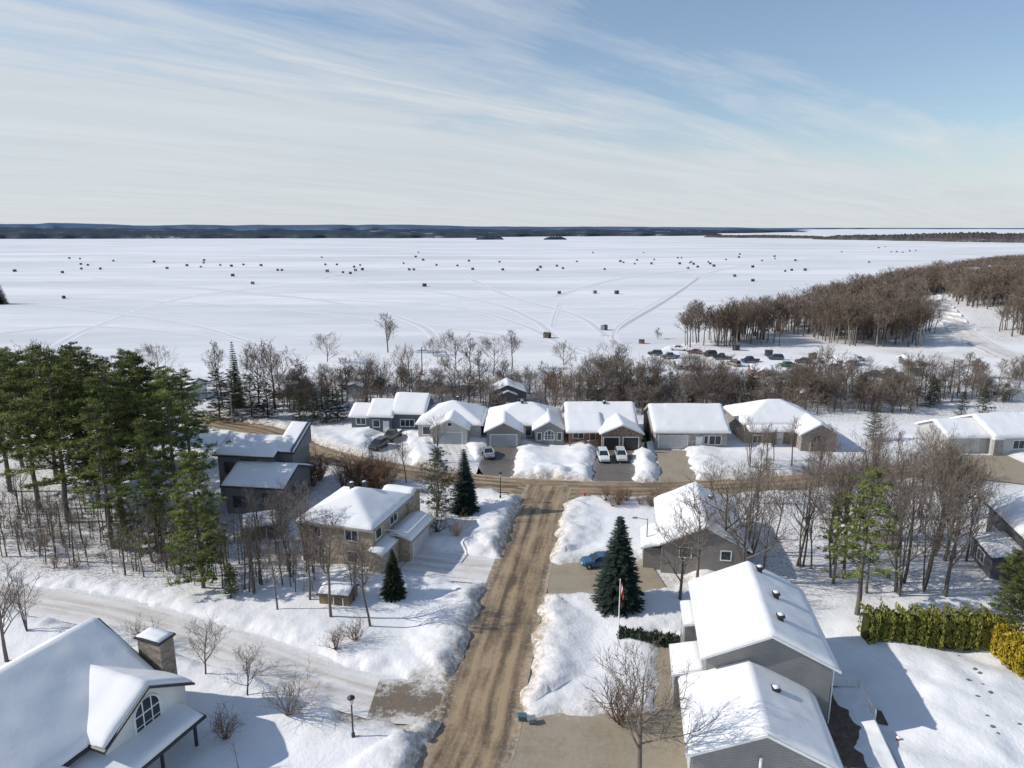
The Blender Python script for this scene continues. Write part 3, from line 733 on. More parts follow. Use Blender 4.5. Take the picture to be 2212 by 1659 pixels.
def hedge(name, label, p0, p1, wdt, hgt, mat, seed):
    rr = random.Random(seed); K = MB(); L = math.dist(p0, p1); a = math.atan2(p1[1]-p0[1], p1[0]-p0[0])
    n = int(L*wdt*75+L*hgt*190)
    for i in range(n):
        u = rr.uniform(0, L); side = rr.random()
        bl = 1+.12*math.sin(u*4.1)+.1*math.sin(u*9.7+1)
        if side < .3: v = rr.uniform(-.5, .5)*wdt; z = hgt*bl*(1-.25*abs(v/wdt)**2)-rr.uniform(0, .15)
        else: v = (-.5 if rr.random() < .65 else .5)*wdt*bl+rr.uniform(-.12, .12); z = rr.uniform(0, hgt*bl)
        th = rr.uniform(0, 6.28); s_ = rr.uniform(.14, .3)
        K.add([(u, v, z-.1), (u+math.cos(th)*s_*.6, v+math.sin(th)*s_*.6, z+rr.uniform(-.1, .1)), (u+rr.uniform(-.1, .1), v+rr.uniform(-.1, .1), z+s_)], [(0, 1, 2)])
    t = thing(name, label, 'hedge', (p0[0], p0[1], gz(*p0)-.2), a)
    K.build('foliage', mat, t)
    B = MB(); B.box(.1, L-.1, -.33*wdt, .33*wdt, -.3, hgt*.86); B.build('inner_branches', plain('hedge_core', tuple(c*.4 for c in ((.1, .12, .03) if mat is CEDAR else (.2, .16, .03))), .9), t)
    return t
hedge('cedar_hedge', 'long clipped green cedar hedge bordering the right back yard', G(1862,1385,0)[:2], G(2135,1392,0)[:2], 2.0, 2.9, CEDAR, 1)
hedge('golden_hedge', 'yellow green cedar hedge running to the right edge of the yard', G(2140,1392,0)[:2], G(2235,1478,0)[:2], 1.8, 2.7, GOLDC, 2)
hedge('low_hedge', 'low dark clipped hedge with snow beside the walkway', G(1335,1378,0)[:2], G(1490,1400,0)[:2], 1.0, .8, SPRUCE, 3)

# ------------------------------------------------------------------ houses
def wallprism(W, w):
    x0, x1, y0, y1, h = w['r']+(w['h'],); p = w['p']; z0 = -.4; t = w['t']
    W.box(x0, x1, y0, y1, z0, h-.08)
    if t == 'gy':
        c = (x0+x1)/2; a = h-.08+p*(x1-x0)/2-.05
        W.add([(x0,y0,h-.08),(x1,y0,h-.08),(c,y0,a),(x0,y1,h-.08),(x1,y1,h-.08),(c,y1,a)], [(0,1,2),(3,5,4),(0,2,5,3),(1,4,5,2)])
    elif t == 'gx':
        c = (y0+y1)/2; a = h-.08+p*(y1-y0)/2-.05
        W.add([(x0,y0,h-.08),(x0,y1,h-.08),(x0,c,a),(x1,y0,h-.08),(x1,y1,h-.08),(x1,c,a)], [(0,2,1),(3,4,5),(0,3,5,2),(1,2,5,4)])
def roofz(w, x, y, o):
    x0, x1, y0, y1 = w['r']; x0 -= o; x1 += o; y0 -= o; y1 += o; p = w['p']; e = w['h']-p*o; t = w['t']
    if t == 'gy': return e+p*min(x-x0, x1-x)
    if t == 'gx': return e+p*min(y-y0, y1-y)
    if t == 'hip': return e+p*min(x-x0, x1-x, y-y0, y1-y)
    if t == 'sf': return w['h']+p*(y-y0)
    if t == 'sr': return w['h']+p*(x1-x)
    if t == 'sl': return w['h']+p*(x-x0)
    return w['h']
def roofgrid(w, o, inset, step=.45):
    x0, x1, y0, y1 = w['r']; x0 -= o-inset; x1 += o-inset; y0 -= o-inset; y1 += o-inset
    nx = max(2, int((x1-x0)/step)//2*2); ny = max(2, int((y1-y0)/step)//2*2)
    return [x0+(x1-x0)*i/nx for i in range(nx+1)], [y0+(y1-y0)*i/ny for i in range(ny+1)]
def sheet(M, xs, ys, ztop, zbot):
    nx, ny = len(xs), len(ys); vs = [(x, y, ztop(x, y)) for y in ys for x in xs]+[(x, y, zbot(x, y)) for y in ys for x in xs]; N = nx*ny; fs = []
    for j in range(ny-1):
        for i in range(nx-1):
            a = j*nx+i; fs.append((a, a+1, a+nx+1, a+nx)); fs.append((N+a, N+a+nx, N+a+nx+1, N+a+1))
    for i in range(nx-1):
        fs.append((i+1, i, N+i, N+i+1)); a = (ny-1)*nx+i; fs.append((a, a+1, N+a+1, N+a))
    for j in range(ny-1):
        a = j*nx; fs.append((a, a+nx, N+a+nx, N+a)); a = j*nx+nx-1; fs.append((a+nx, a, N+a, N+a+nx))
    M.add(vs, fs)
def house(name, label, O, rot, wings, wm, fascia, ops=(), snow=.26, cat='house', vents=(), seed=0, wm2=None):
    t = thing(name, label, cat, (O[0], O[1], 0.0), R(rot))
    W = MB(); W2 = MB()
    for w in wings:
        if w.get('open'): continue
        wallprism(W2 if w.get('alt') else W, w)
    W.build('wall', wm, t)
    if W2.v: W2.build('wall', wm2, t)
    for k, w in enumerate(wings):
        o = w.get('o', .5)
        rf = MB(); xs, ys = roofgrid(w, o, 0, 5.0 if w['t'] != 'hip' else .6)
        sheet(rf, xs, ys, lambda x, y: roofz(w, x, y, o), lambda x, y: roofz(w, x, y, o)-.2)
        ro = rf.build('roof', fascia, t)
        sn = MB(); xs, ys = roofgrid(w, o, .12, .33); th = w.get('s', snow)
        def zt(x, y):
            d = min(x-xs[0], xs[-1]-x, y-ys[0], ys[-1]-y)+.2*float(vn(x+seed, y, 1.3, 23))
            e = min(1, max(0, d)/.34)**.5
            q = .8+.5*float(vn(x+seed*13, y+k*7, 3.6, 20))+.25*float(vn(x, y+seed, 1.1, 22))
            return roofz(w, x, y, o)+.03+th*e*q+.03*float(vn(x, y, .7, 21))*e
        sheet(sn, xs, ys, zt, lambda x, y: roofz(w, x, y, o)+.006)
        sn.build('snow_cover', SNOW, ro, True)
    for (kind, face, c, u, z, w_, h_, *ex) in ops:
        col = ex[0] if ex else WHITE
        u0, u1 = u-w_/2, u+w_/2
        if kind == 'w':
            m = MB(); fr = .11
            m.fbox(face, c, u0-fr, u0, z-fr, z+h_+fr, -.03, .07); m.fbox(face, c, u1, u1+fr, z-fr, z+h_+fr, -.03, .07)
            m.fbox(face, c, u0, u1, z+h_, z+h_+fr, -.03, .068); m.fbox(face, c, u0, u1, z-fr, z, -.03, .09)
            n = max(1, int(round(w_/1.0)))
            for i in range(1, n): q = u0+w_*i/n; m.fbox(face, c, q-.04, q+.04, z, z+h_, .032, .06)
            f = m.build('window', col, t); g = MB(); g.fbox(face, c, u0, u1, z, z+h_, -.02, .03); g.build('pane', GLASS, f)
        elif kind == 'g':
            m = MB(); m.fbox(face, c, u0, u1, 0, h_, -.02, .03)
            nr = 4; nn = max(2, int(w_/1.2))
            for i in range(nr):
                for j in range(nn):
                    a0 = u0+w_*j/nn+.08; a1 = u0+w_*(j+1)/nn-.08
                    m.fbox(face, c, a0, a1, h_*i/nr+.09, h_*(i+1)/nr-.07, .03, .055)
            f = m.build('garage_door', col, t); m = MB(); tr = ex[1] if len(ex) > 1 else WHITE
            m.fbox(face, c, u0-.16, u0-.002, 0, h_+.16, -.02, .08); m.fbox(face, c, u1+.002, u1+.16, 0, h_+.16, -.02, .08); m.fbox(face, c, u0, u1, h_+.002, h_+.16, -.02, .078)
            m.build('frame', tr, f)
        elif kind == 'd':
            m = MB(); m.fbox(face, c, u0, u1, z, z+h_, -.02, .05); f = m.build('door', col, t)
            m = MB(); m.fbox(face, c, u0-.1, u0-.002, z, z+h_+.1, -.02, .07); m.fbox(face, c, u1+.002, u1+.1, z, z+h_+.1, -.02, .07); m.build('frame', WHITE, f)
            m = MB(); m.fbox(face, c, u1-.15, u1-.08, z+1.0, z+1.12, .05, .11); m.build('handle', METAL, f)
        elif kind == 'a':
            n = 14
            def pt(uu, zz, d): return {'f': (uu, c-d, zz), 'r': (c+d, uu, zz), 'l': (c-d, uu, zz), 'b': (uu, c+d, zz)}[face]
            ar = [(u1, z), (u1, z+h_)]+[(u+w_/2*math.cos(math.pi*i/n), z+h_+w_/2*math.sin(math.pi*i/n)) for i in range(1, n)]+[(u0, z+h_), (u0, z)]
            m = MB()
            for a, b in zip(ar, ar[1:]+ar[:1]): m.tube(pt(a[0], a[1], .04), pt(b[0], b[1], .04), .1, .1, 4)
            for q in (-1, 1): m.tube(pt(u+q*w_/6, z, .04), pt(u+q*w_/6, z+h_+w_*.45, .04), .05, .05, 4)
            m.tube(pt(u0, z+h_, .04), pt(u1, z+h_, .04), .06, .06, 4); m.tube(pt(u0, z+h_*.45, .04), pt(u1, z+h_*.45, .04), .04, .04, 4)
            f = m.build('arched_window', col, t)
            m = MB(); m.add([pt(a, b, .02) for a, b in ar], [tuple(range(len(ar)))]); m.build('pane', GLASS, f)
    for (x, y, z) in vents:
        m = MB(); m.box(x-.2, x+.2, y-.2, y+.2, z-.8, z); m.box(x-.3, x+.3, y-.3, y+.3, z, z+.14); v_ = m.build('roof_vent', BLACK, t)
        m = MB(); m.blob((x, y, z+.2), .24, .24, .1, 5); m.build('snow_cap', SNOW, v_, True)
    return t
def wg(x0, x1, y0, y1, h, t, p, **k): return dict(r=(x0, x1, y0, y1), h=h, t=t, p=p, **k)

GREY = siding('grey_siding', (0.25, 0.245, 0.235)); LGREY = siding('light_grey_siding', (0.50, 0.50, 0.485)); BLUE = siding('blue_grey_siding', (0.095, 0.125, 0.165))
CHAR = siding('charcoal_siding', (0.115, 0.118, 0.125)); WSID = siding('white_siding', (0.70, 0.70, 0.68)); BEIGE = stone('beige_stone', (0.30, 0.24, 0.17), (0.50, 0.41, 0.30))
BRICK = stone('brown_stone', (0.17, 0.12, 0.09), (0.32, 0.25, 0.19)); GSTONE = stone('grey_stone', (0.25, 0.235, 0.21), (0.45, 0.42, 0.38)); TAN = siding('taupe_siding', (0.25, 0.235, 0.215))
GBR = stone('grey_brown_stone', (0.20, 0.175, 0.15), (0.33, 0.29, 0.25))
GDOOR = plain('pale_garage_door', (0.55, 0.56, 0.56), .5, .06); GDG = plain('grey_garage_door', (0.38, 0.41, 0.42), .5, .06)
TANF = plain('tan_fascia', (0.36, 0.32, 0.26), .6, .1); REDW = plain('reddish_wood', (0.25, 0.10, 0.06), .7, .2)

hD = house('grey_house', 'large grey two part gabled house in the right foreground', (16.9, 40.0), -9.5,
  [wg(-4.6,4.6,0,7.45,3.4,'gy',.45), wg(-3.1,6.1,7.45,18.6,6.0,'gy',.48), wg(-5.3,-3.1,8.6,12.4,3.1,'sl',.25,o=.25), wg(-4.2,-3.1,13.6,17.2,4.6,'sl',.2,o=.2)],
  GREY, WHITE, [('g','l',-4.6,3.6,0,4.6,2.3,GDOOR),('w','r',6.1,10,3.8,1.4,1.2),('w','r',6.1,15,3.8,1.6,1.2),('d','r',6.1,12.3,.9,.95,2.1,WHITE),('w','l',-4.2,15.4,3.0,1.2,1.1),
   ('w','l',-3.1,13.0,4.2,.8,1.1),('d','l',-5.3,10.4,.4,1.0,2.1,DGREY)], .32, vents=[(2.6,9.7,8.3),(3.0,13.5,8.15),(1.6,5.0,5.1),(2.3,17.3,8.5)], seed=1)
m = MB(); m.tube((6.25,7.6,.2),(6.25,7.6,5.6),.06,.06,6); m.tube((6.45,7.5,5.75),(6.45,18.9,5.75),.07,.07,6); m.build('downpipe', WHITE, hD)
m = MB(); m.tube((-.2,-.15,.2),(-.2,-.15,3.4),.1,.1,8); m.build('vent_pipe', WHITE, hD)
dk = thing('wooden_deck', 'dark wooden deck with white railing beside the grey foreground house', 'deck', hD.location, hD.rotation_euler.z)
m = MB()
for i in range(46): m.box(6.2, 10.0, 3.2+i*.2, 3.2+i*.2+.185, .75, .82)
m.build('deck_boards', WOOD, dk)
m = MB()
for x in (6.6, 9.8):
    for y in (3.4, 7.8, 12.2): m.box(x-.07, x+.07, y-.07, y+.07, -.3, .75)
m.build('support_posts', WOOD, dk)
m = MB(); m.box(6.35, 9.95, 12.3, 12.36, 1.65, 1.72); m.box(6.35, 9.95, 12.3, 12.36, .92, .98); m.box(9.9,9.96,8.6,12.3,1.65,1.72); m.box(9.9,9.96,8.6,12.3,.92,.98)
for i in range(19): m.box(6.4+i*.19, 6.43+i*.19, 12.31, 12.35, .98, 1.65)
for i in range(20): m.box(9.91, 9.95, 8.65+i*.185, 8.68+i*.185, .98, 1.65)
for q in ((6.4,12.33),(9.93,12.33),(9.93,8.6)): m.box(q[0]-.06,q[0]+.06,q[1]-.06,q[1]+.06,.8,1.8)
m.build('railing', WHITE, dk)
m = MB()
for i in range(4): m.box(10.0+i*.3, 10.3+i*.3, 9.2, 10.8, -.2, .64-i*.18)
m.build('step', WOOD, dk)
m = MB(); xs = [6.25+i*.15 for i in range(25)]; ys = [3.3+i*.15 for i in range(60)]
def zq(x, y): return .80+.5*min(.8, max(-.1, (x-8.0)*.28+.5*float(vn(x, y, 2.2, 30))+.25*float(vn(x, y, .6, 31))))
sheet(m, xs, ys, zq, lambda x, y: .745); m.build('snow_patch', SNOW, dk, True)

hE = house('white_house', 'white house with black trim, snowy roof and arched window in the lower left corner', (-31.9, 47.3), -21,
  [wg(-8,5.3,-20,1.2,4.2,'gy',.58), wg(0,6.7,-4.9,1.9,4.3,'gx',.60), wg(1,8.9,-8.2,1.0,2.5,'sr',.12,o=.3,open=1), wg(0,5.9,-14,-7.2,3.6,'gx',.5)],
  WSID, BLACK, [('a','r',6.7,-1.5,2.75,2.2,1.5,WHITE),('w','r',5.9,-10.5,1.0,2.6,1.3,WHITE),('d','r',6.7,-3.9,.2,1.0,2.1,BLACK),('w','r',6.7,.6,.5,1.2,1.4,WHITE)], .36, vents=(), seed=2)
m = MB()
for y in (-7.9, -5.4, -2.4, .6): m.box(8.5, 8.68, y, y+.18, -.2, 2.38)
m.build('porch_posts', BLACK, hE)
m = MB(); m.box(2.2, 4.5, 1.95, 3.25, -.3, 6.9); ch = m.build('chimney', stone('chimney_stone', (.17,.14,.11), (.34,.28,.22)), hE)
m = MB(); m.box(2.05, 4.65, 1.8, 3.4, 6.903, 7.06); m.build('chimney_cap', BLACK, ch)
m = MB(); sheet(m, [2.15+i*.48 for i in range(6)], [1.9+i*.46 for i in range(4)], lambda x, y: 7.24-.12*abs(x-3.35)/1.2, lambda x, y: 7.07); m.build('snow_cap', SNOW, ch, True)

hC = house('gabled_house', 'taupe grey house with snowy gable roof right of the road behind the spruce', (21.4, 71.5), -9.5,
  [wg(-4.6,4.6,0,13,3.7,'gy',.5), wg(-6.6,-4.6,.6,5.8,2.6,'sl',.3,o=.3)], TAN, WHITE,
  [('g','l',-6.6,3.2,0,3.8,2.1,GDOOR),('w','f',0,-2,2.0,1.2,1.1),('w','f',0,2.4,2.0,1.0,1.0),('w','l',-4.6,9,1.2,1.4,1.4)], .28, vents=[(1.6,9.5,5.6)], seed=3)
hB = house('hip_roofed_house', 'beige stone two storey house with snowy hip roof left of the road', (-20.0, 73.2), -16,
  [wg(-4.5,4.5,0,10,5.5,'hip',.45), wg(4.5,7.4,3.6,9.8,2.9,'gy',.4), wg(1.0,4.5,9.2,13.4,5.0,'gx',.4), wg(4.5,6.1,-.8,3.4,2.7,'sr',.2,o=.25)], BEIGE, TANF,
  [('g','r',7.4,6.7,0,4.4,2.2,GDOOR),('w','f',0,-2.6,3.6,1.3,1.2),('w','f',0,2.0,3.6,1.5,1.2),('w','f',0,-2.4,1.0,1.6,1.2),('w','f',0,2.0,1.0,1.2,1.2),('w','r',4.5,1.6,3.6,1.3,1.2),('w','r',4.5,5.5,3.8,1.8,1.1),
   ('d','r',6.1,1.4,.1,1.0,2.1,REDW)], .28, vents=[(-1.2,6.2,7.8),(.3,6.6,7.9)], seed=4, wm2=GSTONE)
m = MB(); m.box(4.55, 7.6, 3.0, 3.08, 3.9, 4.0); m.box(7.5, 7.58, 3.0, 9.6, 3.9, 4.0); m.box(4.6,7.6,3.0,3.06,3.3,3.38); m.box(7.5,7.56,3.0,9.6,3.3,3.38)
m.build('balcony_rail', WHITE, hB)
hA = house('modern_house', 'tall charcoal modern house with staggered snowy roofs among the left trees', (-34.8, 88.5), -8,
  [wg(-3.9,4.3,-.6,8,4.4,'gx',.38), wg(-7.2,1.0,3.6,12,7.2,'gx',.34), wg(1.0,3.3,5,10.5,7.4,'sf',.42,s=.25)], siding('slate_siding', (.15,.153,.162)), BLACK,
  [('w','f',-.6,-2,1.2,1.6,1.4,BLACK),('w','f',-.6,2,2.0,1.0,1.2,BLACK),('w','r',4.3,3,2,1.2,1.2,BLACK),('w','f',3.6,-2.6,5.4,2.2,1.0,BLACK),('w','f',3.6,-5.6,4.4,1.2,1.4,BLACK)], .28, seed=5)
m = MB(); m.add([(3.32,4.5,7.0),(3.5,4.5,7.0),(3.5,11,7.0),(3.32,11,7.0),(3.32,4.5,7.9),(3.5,4.5,7.9),(3.5,11,10.5),(3.32,11,10.5)], [(0,3,2,1),(4,5,6,7),(0,1,5,4),(1,2,6,5),(2,3,7,6),(3,0,4,7)])
m.build('blue_parapet', plain('parapet_blue', (.04,.06,.11), .35, .2, 1), hA)
house('brown_shed', 'small brown garden shed with snow on its gable roof below the charcoal house', G(566,1168,0)[:2], 20, [wg(-1.9,1.9,0,3.2,2.1,'gx',.6,o=.3)], plain('shed_wood', (.10,.065,.05), .9), DGREY, [('d','f',0,0,.1,1.1,1.8,WOOD)], .2, 'shed', seed=6)
house('tan_shed', 'low tan shed behind bare trees near the beige house', G(722,1312,0)[:2], -10, [wg(-1.6,1.6,0,2.4,1.5,'gx',.35,o=.2)], plain('shed_tan', (.26,.19,.12), .9), WOOD, [('d','f',0,.5,.1,.9,1.3,WOOD)], .16, 'shed', seed=7)
house('dark_house', 'dark grey house with snowy roof at the right edge beyond the hedge', (55.4, 67.5), -15, [wg(0,12,-6,13,5.2,'gy',.5), wg(-3.2,0,2,8,2.7,'sl',.2,o=.3)], CHAR, DGREY,
  [('w','l',0,-2,1.4,1.6,1.3,WHITE),('w','l',0,10.5,1.6,1.2,1.2,WHITE),('w','l',-3.2,5,.9,1.8,1.2,WHITE)], .3, seed=8)
house('garage_house', 'pale house with white garage door at the right edge across the street', G(2047,978,0)[:2], 4, [wg(0,7,0,8.5,3.0,'gx',.42), wg(7,23,-1.5,9.5,3.4,'gx',.42), wg(6.6,8.2,-2.1,-1.5,3.0,'flat',0,alt=1,o=.1)], LGREY, WHITE,
  [('g','f',0,3.2,0,4.2,2.2,GDOOR),('w','f',-1.5,12,1.0,3.0,1.4),('w','f',-1.5,17,1.0,1.6,1.2),('w','r',23,3,1,1.5,1.2)], seed=9, wm2=GSTONE)
house('blue_house', 'blue grey house with white trim and three stepped snowy roofs, leftmost of the row', (-24.0, 128.5), -6,
  [wg(1.2,7.2,0,9,3.9,'gx',.55), wg(-3.2,1.2,-1,7,3.4,'gx',.5), wg(-7.2,-3.2,.5,7,2.8,'gx',.45)], BLUE, WHITE,
  [('w','f',0,4,1,2.6,1.3),('w','f',-1,-1.8,1,1.2,1.3),('d','f',-1,.1,.1,1.0,2.1,WHITE),('w','f',.5,-5.3,1,1.8,1.2),('w','r',7.2,4.5,1.2,1.4,1.3),('w','r',7.2,4.5,4,.8,.9)], seed=10)
house('pale_house', 'pale grey bungalow with grey garage door right of the blue house', (-11.6, 121.3), -3,
  [wg(-5.8,5.8,1.6,12.5,3.2,'hip',.48), wg(-2.6,3.6,-1.4,7,3.2,'gy',.5)], LGREY, WHITE, [('g','f',-1.4,.5,0,4.2,2.2,GDG),('w','f',1.6,-4.2,.9,1.4,1.4),('w','r',5.8,6,1,1.4,1.2),('w','f',-1.4,.5,3.4,.7,.6)], vents=[(0.6,9.5,6.0)], seed=11)
house('twin_gable_house', 'grey bungalow with left garage and arched window gable in the row', (2.4, 119.4), 0,
  [wg(-6.7,6.7,3.2,13.5,3.2,'hip',.48), wg(-6.9,-.8,-1.0,8,3.1,'gy',.5), wg(1.7,6.9,.2,8,3.1,'gy',.55)], GREY, WHITE,
  [('g','f',-1.0,-3.9,0,4.6,2.2,GDG),('a','f',.2,4.3,.9,1.8,.9,WHITE),('w','f',3.2,.5,.8,1.2,1.7),('d','f',3.2,-.3,.1,.7,2.1,WHITE),('w','f',.2,2.5,.9,.7,1.3),('w','f',.2,6.1,.9,.7,1.3)], vents=[(-.5,8,6.1)], seed=12)
hd = house('brick_house', 'brown brick house with two black garage doors and timber porch in the row', (16.2, 117.6), 0,
  [wg(-6,6.2,3,14,3.4,'gx',.5), wg(-.4,6.4,-1.2,6,3.3,'gy',.42), wg(-6.2,-.4,.6,5,2.9,'sf',.4,open=1)], BRICK, WHITE,
  [('g','f',-1.2,1.2,0,2.6,2.3,BLACK,WHITE),('g','f',-1.2,4.6,0,2.6,2.3,BLACK,WHITE),('w','f',3,-4.2,.9,1.8,1.3),('d','f',3,-1.6,.1,1.0,2.1,REDW)], vents=[(1,8,6.4)], seed=13)
m = MB()
for x in (-6.0, -3.3, -.8): m.box(x, x+.2, .75, .95, -.2, 2.8)
m.box(-6.0,-.8,.8,.88,.9,1.0)
for i in range(26): m.box(-5.9+i*.2, -5.85+i*.2, .82, .86, .2, .9)
m.build('porch', REDW, hd)
house('wide_roof_house', 'bungalow under one wide plain snowy roof with pale garage door in the row', (31.6, 117.3), 0,
  [wg(-6.3,6.3,0,11.5,3.4,'gx',.55)], GSTONE, WHITE, [('g','f',0,-3.2,0,5.0,2.3,GDOOR),('d','f',0,1.4,.1,1.0,2.1,WHITE),('w','f',0,4.2,.8,2.0,1.5),('w','r',6.3,6,1,1.4,1.2),('w','f',0,2.6,.9,.6,1.4)], vents=[(2,6.5,6.2)], seed=14)
house('stone_house', 'grey brown stone house with arched gable porch, rightmost of the row', (49.3, 117.0), 0,
  [wg(-7.6,6.2,2.6,14,4.2,'hip',.46), wg(.9,7.0,-1.6,8,3.5,'gy',.55), wg(-7.4,.9,.4,2.6,3.2,'sf',.25,open=1,o=.2)], GBR, WHITE,
  [('a','f',-1.6,4,.1,3.0,1.6,TANF),('w','f',2.6,-5.2,2.4,1.6,1.2),('w','f',2.6,-2.2,2.4,1.6,1.2),('w','f',2.6,-5.2,.4,1.6,1.3),('d','f',2.6,-1.2,.1,1,2.1,WHITE)], seed=15)
bk = [(770,850,8,'gx',LGREY,'snow roofed bungalow behind the blue house',2.2),(944,848,10,'gx',LGREY,'low snow covered house behind the pale grey bungalow',2.0),(1097,878,8.0,'gy',CHAR,'dark gabled house behind the twin gable bungalow',3.2),
      (1310,864,9,'gx',BLUE,'dark blue grey house behind the brick house',3.0),(620,862,7,'gx',GREY,'small snowy house left of the blue house among evergreens',2.0),
      (1560,850,9,'gx',TAN,'taupe house hidden in bare trees behind the wide roofed bungalow',2.2),(1745,862,9,'gx',GREY,'snow roofed house behind the brown stone house',2.2),(2180,862,9,'gx',WSID,'white building behind the house with the white garage door',2.4),(378,862,8,'gx',WSID,'pale house showing between the left pines',3.0),
      (1488,800,6,'gx',GREY,'small grey cottage in the clearing behind the wide roofed bungalow',1.9),(1830,792,6,'gx',WSID,'small white cottage in the right part of the snowy clearing',1.9),(1975,790,5,'gx',CHAR,'small dark cottage at the far right of the snowy clearing',1.9),(1645,812,5,'gx',REDW,'small reddish cottage in the middle of the snowy clearing',1.8),(1395,805,5,'gx',TAN,'small taupe cottage at the left of the snowy clearing',1.8)]
for i, (px, py, w_, t_, mt, lb, h_) in enumerate(bk):
    o_ = G(px, py, 0)[:2]; sm = w_ < 6.5
    house('background_house' if not sm else 'cottage', lb, o_, (-8, 5, 3, -4)[i % 4], [wg(-w_/2, w_/2, 0, 6.5 if not sm else 4, h_, t_, .4), wg(-w_/4, w_/4, -1.2, 3, h_-.4, 'gy', .4, o=.3)], mt, WHITE if i % 2 else DGREY,
          [('w','f',0,-w_*.36,.8,1.2 if not sm else .8,.9),('w','f',0,w_*.36,.8,1.2 if not sm else .8,.9),('d','f',-1.2,0,.05,.8,1.25)], .24, seed=20+i)
for px, py, lb in [(2185,626,'long snow roofed building on the far right hill'),(2120,630,'smaller snow roofed cabin on the far right hill')]:
    x, y, z = G(px, py); o = house('hill_building', lb, (x, y), 5, [wg(-11 if px > 2150 else -6,11 if px > 2150 else 6,0,8,3.2,'gx',.4)], WSID, DGREY, [('w','f',0,-5,1,1.6,1.2),('w','f',0,3,1,2,1.2),('d','f',0,0,.1,1,2.1)], .4, 'building', seed=40); o.location.z = z+7

# ------------------------------------------------------------------ fishing huts
HC = [('dark brown', plain('hut_brown', (.11,.08,.06), .9)), ('black', plain('hut_black', (.04,.04,.045), .8)), ('grey', plain('hut_grey', (.20,.21,.22), .8)), ('blue', plain('hut_blue', (.06,.09,.15), .8)), ('red brown', plain('hut_red', (.18,.07,.055), .8))]
def hut_parts(mat):
    W = MB(); W.box(-1.3,1.3,-1,1,.12,2.0); W.add([(-1.3,-1,2.0),(-1.3,1,2.0),(-1.3,0,2.35),(1.3,-1,2.0),(1.3,1,2.0),(1.3,0,2.35)], [(0,2,1),(3,4,5),(0,3,5,2),(1,2,5,4)])
    Rf = MB(); Rf.add([(-1.45,-1.2,1.97),(1.45,-1.2,1.97),(1.45,0,2.42),(-1.45,0,2.42),(-1.45,1.2,1.97),(1.45,1.2,1.97)], [(0,1,2,3),(3,2,5,4)])
    D = MB(); D.box(-.9,-.2,-1.05,-1.003,.2,1.8); N = MB(); N.box(.3,.9,-1.04,-1.003,1.0,1.5)
    U = MB(); U.box(-1.5,1.5,-.9,-.78,0,.12); U.box(-1.5,1.5,.78,.9,0,.12); St = MB(); St.tube((.8,.4,2.1),(.8,.4,2.95),.07,.07,6)
    return [('wall', W.mesh('hut_wall', mat)), ('roof', Rf.mesh('hut_roof', DGREY)), ('door', D.mesh('hut_door', WOOD)), ('window', N.mesh('hut_window', GLASS)), ('runner', U.mesh('hut_runner', WOOD)), ('stove_pipe', St.mesh('hut_pipe', METAL))]
HP = [hut_parts(m_) for _, m_ in HC]
huts = [(32,587),(175,572),(190,574),(176,582),(217,582),(138,645),(404,575),(434,578),(476,574),(500,576),(526,573),(503,597),(546,614),(600,585),(609,585),(703,573),(728,573),(707,588),(741,590),(765,578),(778,574),(757,592),(768,586),(783,584),
 (872,570),(884,584),(894,584),(943,574),(988,575),(917,619),(1086,584),(1161,585),(1167,579),(1203,576),(1216,581),(1208,635),(1306,583),(1285,634),(1332,635),(1347,568),(1376,563),(1371,571),(1407,571),(1464,558),(1472,558),(1468,571),(1490,569),(1498,572),
 (1507,578),(1530,567),(1534,571),(1542,576),(1568,562),(1596,557),(1626,578),(1646,564),(1673,555),(1674,560),(1587,598),(1626,608),(1696,587),(1710,585),(1877,568),(1912,534),(1925,545),(1937,545),(1950,546),(1965,543),(1978,542),(1898,536),(1818,545),
 (1182,730),(1305,713),(1386,742),(1590,757),(1660,768),(1755,775),(1975,812)]
for i in range(30):
    huts.append((int(rr.gauss((350, 820, 1400, 1700)[i % 4], 260)), int(rr.choice([rr.uniform(545, 570), rr.uniform(560, 600)]))))
sp_l = {(138,645):'nearest the left pines on the ice',(546,614):'standing alone left of centre on the ice',(917,619):'standing alone nearest the middle of the ice',(1208,635):'leftmost of the three in the middle distance right of centre',(1285,634):'middle one of the three in the middle distance right of centre',
  (1332,635):'rightmost of the three in the middle distance right of centre',(1182,730):'closest to the shore beyond the rusty oak',(1305,713):'beside the start of the ploughed ice track',(1386,742):'at the shore end of the ice track',(1587,598):'left one of two beyond the wooded point',(1626,608):'right one of two beyond the wooded point',
  (1590,757):'parked in front of the wooded shore at the boat launch',(1660,768):'in the middle of the boat launch lot',(1755,775):'by the wood edge in the boat launch lot',(1975,812):'at the right end of the boat launch lot'}
for i, (px, py) in enumerate(huts):
    k = (i*7+3) % 5; onl = py < 745
    x, y, z = G(px, py, LAKEZ if onl else None)
    if not onl: z = gz(x, y)-.05
    if (px, py) in sp_l: lb = f'{HC[k][0]} ice fishing hut '+sp_l[(px, py)]; gr = None
    else:
        ar = 'far left' if px < 300 else 'left' if px < 850 else 'middle' if px < 1250 else 'right of centre' if px < 1750 else 'far right'
        lb = f'tiny {HC[k][0]} ice fishing hut far out on the {ar} of the lake'; gr = f'{HC[k][0]} fishing huts far out, {ar}'
    s_ = rr.uniform(.62, .9) if py > 600 else rr.uniform(.65, 1.0)
    t = thing('fishing_hut', lb, 'hut', (x, y, z), rr.uniform(-.9, .9), gr, s_)
    for n, me_ in HP[k]: link(n, me_, t)

